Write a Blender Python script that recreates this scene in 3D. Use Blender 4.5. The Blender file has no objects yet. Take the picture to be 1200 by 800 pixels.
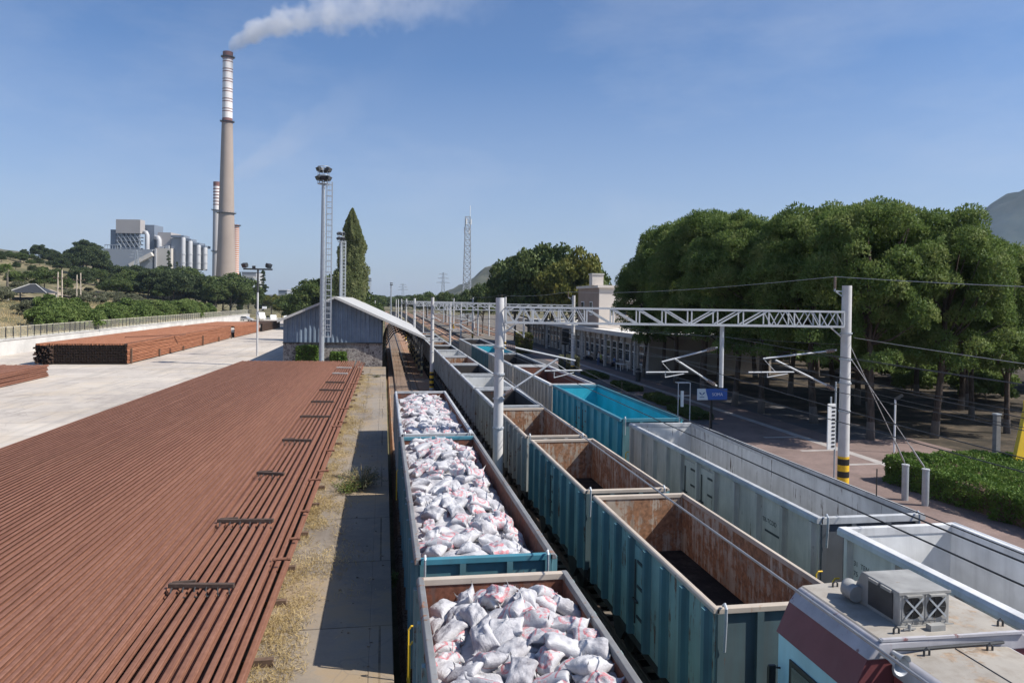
import bpy, bmesh, math, random
import numpy as np
from mathutils import Vector, Matrix
R = math.radians
sc = bpy.context.scene
col = sc.collection

# ---------------------------------------------------------------- camera, sky, sun, exposure
H = 8.3                                   # eye height above the rails (standing on a footbridge)
F_PX, ROLL, PITCH, YAW, SHIFT = 870.0, R(0.85), R(0.8), R(9.8), -34.35
fw = Vector((math.sin(YAW)*math.cos(PITCH), math.cos(YAW)*math.cos(PITCH), -math.sin(PITCH)))
rt = Vector((math.cos(YAW), -math.sin(YAW), 0)); up = rt.cross(fw)
cx_ = rt*math.cos(ROLL) + up*math.sin(ROLL); cy_ = up*math.cos(ROLL) - rt*math.sin(ROLL)
cd = bpy.data.cameras.new('camera'); cam = bpy.data.objects.new('camera', cd); col.objects.link(cam)
cd.sensor_width = 36; cd.lens = F_PX*36/1200; cd.shift_y = SHIFT/1200
cd.clip_start = 0.1; cd.clip_end = 12000
m4 = Matrix((cx_, cy_, -fw)).transposed().to_4x4(); m4.translation = (0, 0, H)
cam.matrix_world = m4; sc.camera = cam

SUN_EL, SUN_AZ = R(47), R(112)            # azimuth clockwise from +Y (along the tracks)
w = bpy.data.worlds.new('World'); sc.world = w; w.use_nodes = True
wn = w.node_tree.nodes; wl = w.node_tree.links
sky = wn.new('ShaderNodeTexSky'); sky.sky_type = 'NISHITA'; sky.sun_disc = False
sky.sun_elevation = SUN_EL; sky.sun_rotation = SUN_AZ
sky.altitude = 150; sky.air_density = 1.0; sky.dust_density = 1.4; sky.ozone_density = 2.0
tint = wn.new('ShaderNodeMix'); tint.data_type = 'RGBA'; tint.blend_type = 'MULTIPLY'; tint.inputs[0].default_value = 1; tint.inputs[7].default_value = (.80, 1.02, 1.31, 1)   # clear deep blue air
tcw = wn.new('ShaderNodeTexCoord'); mpw = wn.new('ShaderNodeMapping'); mpw.inputs[3].default_value = (2.2, 2.2, 6.5); wl.new(tcw.outputs['Generated'], mpw.inputs[0])
nzw = wn.new('ShaderNodeTexNoise'); nzw.inputs['Scale'].default_value = 1.3; nzw.inputs['Detail'].default_value = 7; nzw.inputs['Roughness'].default_value = .62; wl.new(mpw.outputs[0], nzw.inputs['Vector'])
rpw = wn.new('ShaderNodeValToRGB'); rpw.color_ramp.elements[0].position = .46; rpw.color_ramp.elements[1].position = .78; rpw.color_ramp.elements[1].color = (.2, .2, .2, 1); wl.new(nzw.outputs[0], rpw.inputs[0])
veil = wn.new('ShaderNodeMix'); veil.data_type = 'RGBA'; veil.inputs[7].default_value = (7.2, 7.6, 8.3, 1)   # very thin high cloud
wl.new(rpw.outputs[0], veil.inputs[0]); wl.new(tint.outputs[2], veil.inputs[6])
wl.new(sky.outputs[0], tint.inputs[6]); 
sxw = wn.new('ShaderNodeSeparateXYZ'); wl.new(tcw.outputs['Generated'], sxw.inputs[0])
rph = wn.new('ShaderNodeValToRGB'); e = rph.color_ramp.elements; e[0].position = .0; e[0].color = (.55, .55, .55, 1); e[1].position = .30; e[1].color = (0, 0, 0, 1); wl.new(sxw.outputs[2], rph.inputs[0])
hzm = wn.new('ShaderNodeMix'); hzm.data_type = 'RGBA'; hzm.inputs[7].default_value = (5.3, 5.6, 6.9, 1)     # pale band low in the sky
wl.new(rph.outputs[0], hzm.inputs[0]); wl.new(veil.outputs[2], hzm.inputs[6]); wl.new(hzm.outputs[2], wn['Background'].inputs[0]); wn['Background'].inputs[1].default_value = 0.075
sd = bpy.data.lights.new('sun', 'SUN'); sd.energy = 4.8; sd.angle = R(0.53); sd.color = (1.0, 0.95, 0.87)
sun = bpy.data.objects.new('sun', sd); col.objects.link(sun)
sdir = Vector((math.sin(SUN_AZ)*math.cos(SUN_EL), math.cos(SUN_AZ)*math.cos(SUN_EL), math.sin(SUN_EL)))
sun.rotation_euler = sdir.to_track_quat('Z', 'Y').to_euler(); sun.location = (30, -20, 60)
vs = sc.view_settings; vs.view_transform = 'Standard'; vs.look = 'None'; vs.exposure = 0.45; vs.gamma = 1.0
vs.use_curve_mapping = False
sc.cycles.volume_step_rate = 1.0; sc.cycles.volume_max_steps = 64
sc.cycles.max_bounces = 6; sc.cycles.transparent_max_bounces = 8; sc.cycles.volume_bounces = 1

# ---------------------------------------------------------------- helpers: meshes
def V(*a): return Vector(a)
class MB:
    """collects shapes, then links them as ONE mesh object"""
    def __init__(s): s.v = []; s.f = []; s.m = []
    def add(s, vs_, fs, mi=0):
        b = len(s.v); s.v += [tuple(p) for p in vs_]
        s.f += [tuple(b+i for i in f) for f in fs]; s.m += [mi]*len(fs); return s
    def box(s, a, b, mi=0):
        x0, y0, z0 = a; x1, y1, z1 = b
        vs_ = [(x0,y0,z0),(x1,y0,z0),(x1,y1,z0),(x0,y1,z0),(x0,y0,z1),(x1,y0,z1),(x1,y1,z1),(x0,y1,z1)]
        return s.add(vs_, [(0,3,2,1),(4,5,6,7),(0,1,5,4),(1,2,6,5),(2,3,7,6),(3,0,4,7)], mi)
    def bar(s, p, q, wx, wz=None, mi=0, upv=(0,0,1)):
        p, q = Vector(p), Vector(q); wz = wx if wz is None else wz
        d = (q-p).normalized(); u = Vector(upv)
        if abs(d.dot(u)) > .98: u = Vector((1,0,0))
        a = d.cross(u).normalized()*wx/2; c = a.cross(d).normalized()*wz/2
        vs_ = [p-a-c, p+a-c, p+a+c, p-a+c, q-a-c, q+a-c, q+a+c, q-a+c]
        return s.add(vs_, [(0,1,2,3),(7,6,5,4),(1,0,4,5),(2,1,5,6),(3,2,6,7),(0,3,7,4)], mi)
    def tube(s, pts, r, n=8, mi=0, caps=True):
        pts = [Vector(p) for p in pts]; rs = r if isinstance(r, (list, tuple)) else [r]*len(pts)
        rings = []; prev = None
        for i, p in enumerate(pts):
            d = (pts[min(i+1, len(pts)-1)] - pts[max(i-1, 0)])
            d = d.normalized() if d.length > 1e-9 else Vector((0,0,1))
            u = prev if prev is not None else (Vector((0,0,1)) if abs(d.z) < .95 else Vector((1,0,0)))
            a = d.cross(u)
            if a.length < 1e-6: a = d.cross(Vector((0,1,0)))
            a.normalize(); c = a.cross(d).normalized(); prev = c
            rings.append([p + (a*math.cos(2*math.pi*k/n) + c*math.sin(2*math.pi*k/n))*rs[i] for k in range(n)])
        vs_ = [q for rg in rings for q in rg]; fs = []
        for i in range(len(pts)-1):
            for k in range(n):
                fs.append((i*n+k, (i+1)*n+k, (i+1)*n+(k+1)%n, i*n+(k+1)%n))
        if caps:
            fs.append(tuple(range(n))); fs.append(tuple((len(pts)-1)*n+k for k in reversed(range(n))))
        return s.add(vs_, fs, mi)
    def cyl(s, p, q, r, n=16, mi=0, r2=None): return s.tube([p, q], [r, r if r2 is None else r2], n, mi)
    def prism(s, poly, axis, a, b, mi=0):
        """poly: 2-D outline in the plane across 'axis' (x: (y,z), y: (x,z), z: (x,y))"""
        def P(u, v, t): return {'x': (t,u,v), 'y': (u,t,v), 'z': (u,v,t)}[axis]
        n = len(poly); vs_ = [P(u, v, a) for u, v in poly] + [P(u, v, b) for u, v in poly]
        fs = [tuple(range(n)), tuple(reversed(range(n, 2*n)))] + [(i, n+i, n+(i+1)%n, (i+1)%n) for i in range(n)]
        return s.add(vs_, fs, mi)
    def build(s, name, mats, parent=None, world=True, smooth=False, bevel=0, fix=True):
        me = bpy.data.meshes.new(name)
        off = Vector(parent_loc(parent)) if (parent is not None and world) else Vector((0,0,0))
        vv = np.array(s.v, dtype=np.float32) - np.array(off, dtype=np.float32)
        me.from_pydata(vv.tolist(), [], s.f)
        for m in (mats if isinstance(mats, (list, tuple)) else [mats]): me.materials.append(m)
        me.polygons.foreach_set('material_index', s.m)
        if fix and len(s.f) < 60000:
            bm = bmesh.new(); bm.from_mesh(me); bmesh.ops.recalc_face_normals(bm, faces=bm.faces); bm.to_mesh(me); bm.free()
        if smooth: me.polygons.foreach_set('use_smooth', [True]*len(me.polygons))
        o = bpy.data.objects.new(name, me); col.objects.link(o)
        if parent is not None: o.parent = parent
        if bevel:
            bv = o.modifiers.new('bevel', 'BEVEL'); bv.width = bevel; bv.segments = 2; bv.limit_method = 'ANGLE'
        if smooth == 'auto':
            me.polygons.foreach_set('use_smooth', [True]*len(me.polygons)); me.set_sharp_from_angle(angle=R(35))
        return o
def parent_loc(p):
    l = Vector(p.location)
    while p.parent is not None: p = p.parent; l = l + Vector(p.location)
    return l
def tag(o, label=None, cat=None, group=None, kind=None):
    if label: o['label'] = label
    if cat: o['category'] = cat
    if group: o['group'] = group
    if kind: o['kind'] = kind
    return o
def thing(name, loc, label, cat, group=None):
    o = bpy.data.objects.new(name, None); col.objects.link(o); o.location = loc; o.empty_display_size = .3
    return tag(o, label, cat, group)
def copy_tree(o, loc=None, rz=None, parent=None, label=None, scale=None):
    c = o.copy(); col.objects.link(c)
    if parent is not None: c.parent = parent
    if loc is not None: c.location = loc
    if rz is not None: c.rotation_euler = (0, 0, rz)
    if scale is not None: c.scale = scale if hasattr(scale, '__len__') else (scale,)*3
    if label: c['label'] = label
    for ch in list(o.children): copy_tree(ch, parent=c)
    return c
def mesh_np(name, verts, faces_n, nper, mats, midx=None, smooth=False):
    """fast mesh from numpy: verts (N,3), faces as flat loop index with nper corners each"""
    me = bpy.data.meshes.new(name); nf = faces_n
    me.vertices.add(len(verts)); me.vertices.foreach_set('co', np.ascontiguousarray(verts, dtype=np.float32).ravel())
    me.loops.add(nf*nper); me.loops.foreach_set('vertex_index', np.arange(nf*nper, dtype=np.int32))
    me.polygons.add(nf); me.polygons.foreach_set('loop_start', np.arange(0, nf*nper, nper, dtype=np.int32))
    for m in (mats if isinstance(mats, (list, tuple)) else [mats]): me.materials.append(m)
    if midx is not None: me.polygons.foreach_set('material_index', midx)
    if smooth: me.polygons.foreach_set('use_smooth', [True]*nf)
    me.update(calc_edges=True); return me
def ob(name, me, parent=None, loc=(0,0,0)):
    o = bpy.data.objects.new(name, me); col.objects.link(o); o.location = loc
    if parent is not None: o.parent = parent
    return o

# ---------------------------------------------------------------- helpers: materials
class NT:
    def __init__(s, name):
        s.m = bpy.data.materials.new(name); s.m.use_nodes = True; s.t = s.m.node_tree
        s.b = s.t.nodes['Principled BSDF']; s.out = s.t.nodes['Material Output']
    def n(s, typ, **kw):
        nd = s.t.nodes.new(typ)
        for k, v in kw.items():
            if k.startswith('i_'): nd.inputs[int(k[2:])].default_value = v
            else: setattr(nd, k, v)
        return nd
    def l(s, a, b): s.t.links.new(a, b)
    def val(s, x):
        return x
    def math(s, op, a, b=None, clamp=False):
        nd = s.n('ShaderNodeMath', operation=op, use_clamp=clamp)
        for i, x in enumerate((a, b)):
            if x is None: continue
            if isinstance(x, (int, float)): nd.inputs[i].default_value = x
            else: s.l(x, nd.inputs[i])
        return nd.outputs[0]
    def mix(s, fac, a, b, mode='MIX'):
        nd = s.n('ShaderNodeMix', data_type='RGBA', blend_type=mode)
        for sock, x in ((nd.inputs[0], fac), (nd.inputs[6], a), (nd.inputs[7], b)):
            if isinstance(x, (int, float)): sock.default_value = x
            elif isinstance(x, (tuple, list)): sock.default_value = (*x[:3], 1)
            else: s.l(x, sock)
        return nd.outputs[2]
    def coords(s, rnd=True, scale=(1,1,1), kind='Object'):
        tc = s.n('ShaderNodeTexCoord'); v = tc.outputs[kind]
        if rnd:
            oi = s.n('ShaderNodeObjectInfo'); mu = s.n('ShaderNodeVectorMath', operation='SCALE')
            cb = s.n('ShaderNodeCombineXYZ'); s.l(oi.outputs['Random'], cb.inputs[0]); s.l(oi.outputs['Random'], cb.inputs[1]); s.l(oi.outputs['Random'], cb.inputs[2])
            s.l(cb.outputs[0], mu.inputs[0]); mu.inputs[3].default_value = 73.0
            ad = s.n('ShaderNodeVectorMath', operation='ADD'); s.l(v, ad.inputs[0]); s.l(mu.outputs[0], ad.inputs[1]); v = ad.outputs[0]
        if scale != (1,1,1):
            mp = s.n('ShaderNodeMapping'); mp.inputs[3].default_value = scale; s.l(v, mp.inputs[0]); v = mp.outputs[0]
        return v
    def noise(s, vec, scale, detail=5, rough=.6, dist=0.0):
        nd = s.n('ShaderNodeTexNoise'); s.l(vec, nd.inputs['Vector'])
        nd.inputs['Scale'].default_value = scale; nd.inputs['Detail'].default_value = detail
        nd.inputs['Roughness'].default_value = rough; nd.inputs['Distortion'].default_value = dist
        return nd.outputs[0]
    def ramp(s, fac, stops, interp='LINEAR'):
        nd = s.n('ShaderNodeValToRGB'); cr = nd.color_ramp; cr.interpolation = interp
        while len(cr.elements) < len(stops): cr.elements.new(.5)
        for e, (p, c) in zip(cr.elements, stops):
            e.position = p; e.color = (*c[:3], 1) if hasattr(c, '__len__') else (c, c, c, 1)
        s.l(fac, nd.inputs[0]); return nd.outputs[0]
    def bump(s, h, strength=.3, dist=.02):
        nd = s.n('ShaderNodeBump'); nd.inputs['Strength'].default_value = strength; nd.inputs['Distance'].default_value = dist
        s.l(h, nd.inputs['Height']); s.l(nd.outputs[0], s.b.inputs['Normal'])
    def base(s, c):
        if isinstance(c, (tuple, list)): s.b.inputs['Base Color'].default_value = (*c[:3], 1)
        else: s.l(c, s.b.inputs['Base Color'])
    def set(s, rough=None, metal=None, spec=None):
        if rough is not None: s.b.inputs['Roughness'].default_value = rough
        if metal is not None: s.b.inputs['Metallic'].default_value = metal
        if spec is not None: s.b.inputs['Specular IOR Level'].default_value = spec
        return s.m

def plain(name, c, rough=.6, metal=0, var=.18, scale=3.0, bump=0.0, rnd=True):
    """one colour with soft uneven wear"""
    t = NT(name); v = t.coords(rnd); f = t.noise(v, scale, 6, .65)
    d = tuple(x*(1-var) for x in c); l = tuple(min(1, x*(1+var)) for x in c)
    t.base(t.ramp(f, [(.3, d), (.7, l)]))
    if bump: t.bump(t.noise(v, scale*12, 3), bump, .01)
    return t.set(rough, metal)

def painted(name, paint, rust=(.13,.055,.03), dirt=(.12,.11,.10), amt=.5, rough=.55, scale=.8, streak=.5, dirtamt=.35):
    """painted steel: faded patches, rust blotches, drips running down, grime"""
    t = NT(name); v = t.coords(); vs_ = t.coords(scale=(3.2, 3.2, .28))
    fade = t.noise(v, 1.1*scale, 4, .6)
    pc = t.ramp(fade, [(.25, tuple(x*.78 for x in paint)), (.75, tuple(min(1, x*1.22+.01) for x in paint))])
    dn = t.noise(vs_, 1.3, 5, .65)
    c1 = t.mix(t.math('MULTIPLY', t.ramp(dn, [(.45, 0), (.75, 1)]), dirtamt), pc, dirt)
    rn = t.noise(v, 2.1*scale, 9, .72); rs = t.noise(vs_, 2.4, 6, .7)
    comb = t.math('ADD', t.math('MULTIPLY', rn, 1-streak), t.math('MULTIPLY', rs, streak))
    lo = .72 - .34*amt
    rf = t.ramp(comb, [(lo, 0), (lo+.05, 1)])
    rc = t.ramp(t.noise(v, 9, 4), [(.3, tuple(x*.6 for x in rust)), (.7, tuple(x*1.5 for x in rust))])
    t.base(t.mix(rf, c1, rc))
    t.l(t.ramp(rf, [(0, rough), (1, .9)]), t.b.inputs['Roughness'])
    t.bump(t.math('ADD', t.noise(v, 30, 3), rf), .15, .006)
    return t.m
# ---------------------------------------------------------------- materials
def soil_mat(name, a, b, c, scale=.15, bump=.3, fine=6):
    t = NT(name); v = t.coords(False)
    f = t.math('ADD', t.math('MULTIPLY', t.noise(v, scale, 8, .7), .75), t.math('MULTIPLY', t.noise(v, fine, 6, .8), .25))
    t.base(t.ramp(f, [(.36, a), (.5, b), (.62, c)]))
    t.bump(t.noise(v, fine*2, 5, .7), bump, .04); return t.set(.95, spec=.2)
M = {}
M['ground'] = soil_mat('dry_ground', (.06,.07,.03), (.13,.115,.06), (.29,.23,.145), .06)
M['park'] = soil_mat('park_soil', (.03,.026,.019), (.055,.044,.032), (.13,.10,.07), .5)
M['coal'] = soil_mat('sooty_ballast', (.006,.006,.006), (.014,.013,.013), (.05,.043,.04), .8, .9, 14)
M['hill'] = soil_mat('scrub_hill', (.045,.052,.032), (.085,.085,.055), (.16,.14,.10), .02, .2, .4)
M['mountain'] = soil_mat('mountain_scrub', (.012,.02,.014), (.022,.032,.022), (.045,.05,.036), .006, .2, .05)
def ballast_mat():
    t = NT('ballast_stone'); v = t.coords(False)
    vo = t.n('ShaderNodeTexVoronoi'); vo.inputs['Scale'].default_value = 17; t.l(v, vo.inputs['Vector'])
    sp = t.n('ShaderNodeSeparateColor'); t.l(vo.outputs['Color'], sp.inputs[0])
    st = t.ramp(sp.outputs[0], [(0, (.10,.085,.07)), (.5, (.30,.22,.16)), (1, (.48,.40,.32))])
    rustz = t.ramp(t.noise(v, .22, 5, .6), [(.32, 0), (.52, 1)])
    t.base(t.mix(t.math('MULTIPLY', rustz, .6), st, (.36,.17,.085)))
    t.bump(vo.outputs['Distance'], .9, .05); return t.set(.92, spec=.2)
M['ballast'] = ballast_mat()
def yard_mat(name='yard_concrete', ca=(.33,.29,.25), cb=(.50,.445,.385), cc_=(.60,.545,.48), sandc=(.46,.36,.24), bw=5.0):
    t = NT(name); v = t.coords(False)
    big = t.noise(v, .09, 6, .6); mid = t.noise(v, .7, 7, .7); fine = t.noise(v, 14, 4, .7)
    f = t.math('ADD', t.math('ADD', t.math('MULTIPLY', big, .45), t.math('MULTIPLY', mid, .4)), t.math('MULTIPLY', fine, .15))
    c = t.ramp(f, [(.36, ca), (.5, cb), (.64, cc_)])
    br = t.n('ShaderNodeTexBrick', offset=.5); t.l(v, br.inputs['Vector'])
    br.inputs['Scale'].default_value = 1; br.inputs['Brick Width'].default_value = bw; br.inputs['Row Height'].default_value = 4.2
    br.inputs['Mortar Size'].default_value = .025; br.inputs['Color1'].default_value = (1,1,1,1); br.inputs['Color2'].default_value = (.84,.84,.86,1)
    br.inputs['Mortar'].default_value = (.42,.40,.38,1); br.inputs['Bias'].default_value = 0
    c = t.mix(1.0, c, br.outputs[0], 'MULTIPLY')
    sand = t.ramp(t.noise(v, .35, 8, .75), [(.5, 0), (.62, 1)])
    c = t.mix(t.math('MULTIPLY', sand, .35 if bw == 5.0 else .7), c, sandc)
    ty = t.ramp(t.noise(t.coords(False, (1.1,.035,1)), 1.0, 5, .7), [(.52, 0), (.66, 1)]); c = t.mix(t.math('MULTIPLY', ty, .42), c, (.25,.23,.21))
    oil = t.ramp(t.noise(v, .22, 6, .7, .5), [(.63, 0), (.7, 1)])
    c = t.mix(t.math('MULTIPLY', oil, .4), c, (.2,.18,.17))
    vo = t.n('ShaderNodeTexVoronoi', feature='DISTANCE_TO_EDGE'); vo.inputs['Scale'].default_value = .3
    wv = t.n('ShaderNodeVectorMath', operation='ADD'); t.l(v, wv.inputs[0])
    nn = t.n('ShaderNodeTexNoise'); nn.inputs['Scale'].default_value = .8; t.l(v, nn.inputs['Vector']); t.l(nn.outputs['Color'], wv.inputs[1]); t.l(wv.outputs[0], vo.inputs['Vector'])
    cr = t.ramp(vo.outputs['Distance'], [(0, 1), (.006, 0)])
    c = t.mix(t.math('MULTIPLY', cr, .45), c, (.16,.14,.12))
    t.base(c); t.bump(fine, .25, .01); return t.set(.9, spec=.25)
M['yard'] = yard_mat()
M['conc'] = plain('grey_concrete', (.47,.45,.42), .9, var=.22, scale=.6, bump=.2, rnd=False)
M['wallconc'] = plain('pale_retaining_concrete', (.52,.50,.47), .9, var=.2, scale=.25, bump=.2, rnd=False)
M['pole'] = plain('pole_concrete', (.52,.51,.50), .8, var=.12, scale=2, bump=.1)
M['galv'] = plain('galvanised_steel', (.40,.43,.46), .45, .35, .12, 4)
M['galvlight'] = plain('light_galvanised_truss', (.47,.485,.50), .5, .15, .1, 4)
M['darksteel'] = plain('dark_steel', (.05,.052,.055), .55, .3, .25, 5)
M['black'] = plain('black_paint', (.012,.012,.012), .5, 0, .2)
M['yellow'] = plain('yellow_paint', (.75,.48,.03), .5, 0, .12)
M['white'] = plain('white_paint', (.78,.78,.76), .5, 0, .08)
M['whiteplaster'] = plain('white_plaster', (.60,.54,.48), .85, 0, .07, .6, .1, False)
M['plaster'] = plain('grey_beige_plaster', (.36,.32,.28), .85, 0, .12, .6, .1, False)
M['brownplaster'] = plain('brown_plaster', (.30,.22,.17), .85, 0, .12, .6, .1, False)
M['glass'] = plain('dark_window_glass', (.03,.04,.05), .08, 0, .2)
M['wire'] = plain('wire_dark', (.03,.03,.03), .5, .3)
M['wirelight'] = plain('wire_light', (.35,.34,.33), .4, .6)
M['porcelain'] = plain('insulator_brown', (.22,.16,.13), .25)
M['wood'] = plain('weathered_timber', (.12,.075,.05), .9, 0, .4, 5, .3)
M['rubber'] = plain('black_rubber', (.02,.02,.02), .8)
M['railtop'] = plain('worn_rail', (.16,.12,.10), .4, .6, .3)
M['sleeper'] = plain('concrete_sleeper', (.17,.145,.12), .9, 0, .3, 4, .2)
def rust_mat(name, a, b, c, rnd=True):
    t = NT(name); v = t.coords(rnd); vl = t.coords(rnd, (6, .35, 6))
    f = t.math('ADD', t.math('MULTIPLY', t.noise(vl, 1.2, 6, .7), .55), t.math('MULTIPLY', t.noise(v, 5, 6, .7), .45))
    cc = t.ramp(f, [(.35, a), (.5, b), (.66, c)])
    if rnd:
        oi = t.n('ShaderNodeObjectInfo'); hv = t.n('ShaderNodeHueSaturation'); t.l(cc, hv.inputs['Color'])
        t.l(t.ramp(oi.outputs['Random'], [(0, (.95,)*3), (1, (1.05,)*3)]), hv.inputs['Value']); cc = hv.outputs[0]
    t.base(cc); t.bump(t.noise(v, 60, 3), .2, .003); return t.set(.8, spec=.3)
M['rail'] = rust_mat('rusted_rail_steel', (.14,.060,.039), (.192,.087,.056), (.25,.122,.083))
M['railorange'] = rust_mat('bright_rusted_rail_steel', (.17,.062,.032), (.30,.125,.065), (.40,.19,.11))
M['raildark'] = rust_mat('shaded_inner_rail', (.035,.022,.017), (.06,.036,.026), (.10,.055,.038))  # shade inside the stack, painted as a darker rust
M['railend'] = rust_mat('shaded_cut_rail_end', (.012,.009,.008), (.022,.016,.013), (.05,.03,.022))  # ends coloured dark for the shade on them and in the gaps

# ---------------------------------------------------------------- the ground, hills, yard, platform, tracks
rs_ = np.random.RandomState(3)
def vnoise(x, y, seed=0):
    """smooth value noise, numpy"""
    xi, yi = np.floor(x).astype(int), np.floor(y).astype(int); fx, fy = x-xi, y-yi
    fx, fy = fx*fx*(3-2*fx), fy*fy*(3-2*fy)
    def h(a, b):
        n = (a*374761393 + b*668265263 + seed*144665) & 0x7fffffff
        n = ((n ^ (n >> 13))*1274126177) & 0x7fffffff
        return ((n ^ (n >> 16)) & 0xffff)/65535.0
    return (h(xi,yi)*(1-fx)+h(xi+1,yi)*fx)*(1-fy) + (h(xi,yi+1)*(1-fx)+h(xi+1,yi+1)*fx)*fy
def fbm(x, y, seed=0, oct_=4):
    s = 0; a = .5
    for i in range(oct_): s = s + a*(vnoise(x*2**i, y*2**i, seed+i)-.5)*2; a *= .5
    return s
def sstep(x, a, b):
    t = np.clip((x-a)/(b-a), 0, 1); return t*t*(3-2*t)
def terrain(x, y):
    x = np.asarray(x, float); y = np.asarray(y, float)
    left = np.clip(-46.2-x, 0, None)
    fade = 1 - .75*sstep(y, 1100, 1800)
    hl = 2.6 + (left**.92*.14 + 13*sstep(left, 40, 190))*fade; hl = np.where(hl > 38, 38 + (hl-38)*.25, hl)
    hl = hl + fbm(x/60, y/60, 5)*np.clip(left/30, 0, 3.0)
    hl = hl*(1-.85*sstep(-x/np.maximum(y, 1), .235, .19)*sstep(y, 160, 240)*(x < -46))
    z = np.where(x < -46.2, np.maximum(hl, 1.2), -.4)
    z = np.where(x > 18.5, .3, z)
    far = np.hypot(x, y); z = z + np.where(x > 120, (x-120)*.012, 0)*sstep(far, 150, 600)
    return z
xs = np.unique(np.concatenate([-np.geomspace(46.3, 5000, 90), [-46.1, -30, -11, 0, 8, 17.2, 18.8], np.geomspace(22, 5200, 60)]))
ys = np.unique(np.concatenate([np.linspace(-60, 400, 80), np.geomspace(410, 5200, 50)]))
gx, gy = np.meshgrid(xs, ys); gz = terrain(gx, gy)
nx, ny = len(xs), len(ys)
idx = np.arange(nx*ny).reshape(ny, nx)
me = bpy.data.meshes.new('ground')
me.from_pydata(np.stack([gx.ravel(), gy.ravel(), gz.ravel()], 1).tolist(), [],
               np.stack([idx[:-1,:-1].ravel(), idx[:-1,1:].ravel(), idx[1:,1:].ravel(), idx[1:,:-1].ravel()], 1).tolist())
me.materials.append(M['ground']); me.polygons.foreach_set('use_smooth', [True]*len(me.polygons))
tag(ob('ground', me), kind='structure')

def hill(name, cx, cy, rx, ry, h, seed, m, n=70, prof=1.6, rough=.12):
    u = np.linspace(-1, 1, n); X, Y = np.meshgrid(u, u)
    r = np.hypot(X, Y); z = np.clip(1-r, 0, 1)**prof*(1+rough*fbm(X*5+9, Y*5+3, seed, 5)*2.2) - .02
    vv = np.stack([cx+X.ravel()*rx, cy+Y.ravel()*ry, z.ravel()*h], 1); id_ = np.arange(n*n).reshape(n, n)
    me = bpy.data.meshes.new(name)
    me.from_pydata(vv.tolist(), [], np.stack([id_[:-1,:-1].ravel(), id_[:-1,1:].ravel(), id_[1:,1:].ravel(), id_[1:,:-1].ravel()], 1).tolist())
    me.materials.append(m); me.polygons.foreach_set('use_smooth', [True]*len(me.polygons))
    return tag(ob(name, me), kind='structure')
hill('hill', 306, 1560, 245, 300, 128, 4, M['hill'], prof=1.15)
hill('mountain', 3150, 2500, 1500, 1150, 850, 8, M['mountain'], prof=1.0, rough=.1)
hill('hill', -540, 1150, 330, 380, 74, 11, M['hill'], prof=.9)

mb = MB(); mb.prism([(-44.6,-30), (-3.4,-30), (-3.4,82.2), (-11,82.2), (-11,262), (-44.6,262)], 'z', -.4, 1.0)
tag(mb.build('yard', M['yard']), kind='structure')
M['quay'] = yard_mat('quay_concrete', (.17,.14,.11), (.26,.215,.165), (.34,.285,.22), (.30,.215,.125), 2.6)
mb = MB(); mb.box((-3.4,-30,-.4), (-.22,82.2,1.0)); tag(mb.build('quay', M['quay']), kind='structure')
mb = MB(); mb.box((-.22,-30,-.4), (.28,82.2,1.003)); tag(mb.build('quay_edge', M['quay'], bevel=.02), kind='structure')
def tactile():
    t = NT('platform_paving'); v = t.coords(False)
    br = t.n('ShaderNodeTexBrick', offset=.5); t.l(v, br.inputs['Vector']); br.inputs['Scale'].default_value = 5
    br.inputs['Mortar Size'].default_value = .03; br.inputs['Color1'].default_value = (.25,.175,.155,1); br.inputs['Color2'].default_value = (.20,.145,.13,1); br.inputs['Mortar'].default_value = (.2,.15,.13,1)
    dirt = t.ramp(t.noise(v, .5, 7, .7), [(.35, (.7,)*3), (.7, (1.12,)*3)])
    t.base(t.mix(1.0, br.outputs[0], dirt, 'MULTIPLY')); return t.set(.85, spec=.3)
M['paving'] = tactile()
M['asphalt'] = plain('platform_asphalt', (.075,.072,.075), .9, 0, .25, .8, .3, False)
M['kerb'] = plain('kerb_stone', (.55,.51,.47), .85, 0, .18, 2, .2, False)
mb = MB(); mb.box((17.3,-30,-.4), (31.5,150,.4)); tag(mb.build('platform', M['paving']), kind='structure')
mb = MB(); mb.box((17.25,-30,.2), (17.7,150,.412)); tag(mb.build('platform_edge', M['kerb']), kind='structure')
mb = MB()
for x in (24.7,): mb.box((x,-30,.38), (x+.55,150,.405))
for y in (30.2, 33.5, 37.0, 41): mb.box((22.55,y,.38), (24.68,y+.32,.4045))
tag(mb.build('paving_strip', plain('worn_paving_strip', (.34,.31,.29), .85, 0, .2, 1.5, .2, False)), kind='structure')
mb = MB(); mb.box((27.0,40,.3), (31.4,150,.407)); mb.box((17.8, 46, .3), (22.0, 150, .4065)); tag(mb.build('asphalt_path', M['asphalt']), kind='structure')
mb = MB(); mb.box((31.5,-30,.25), (84,120,.39)); tag(mb.build('park_ground', M['park']), kind='structure')

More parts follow.
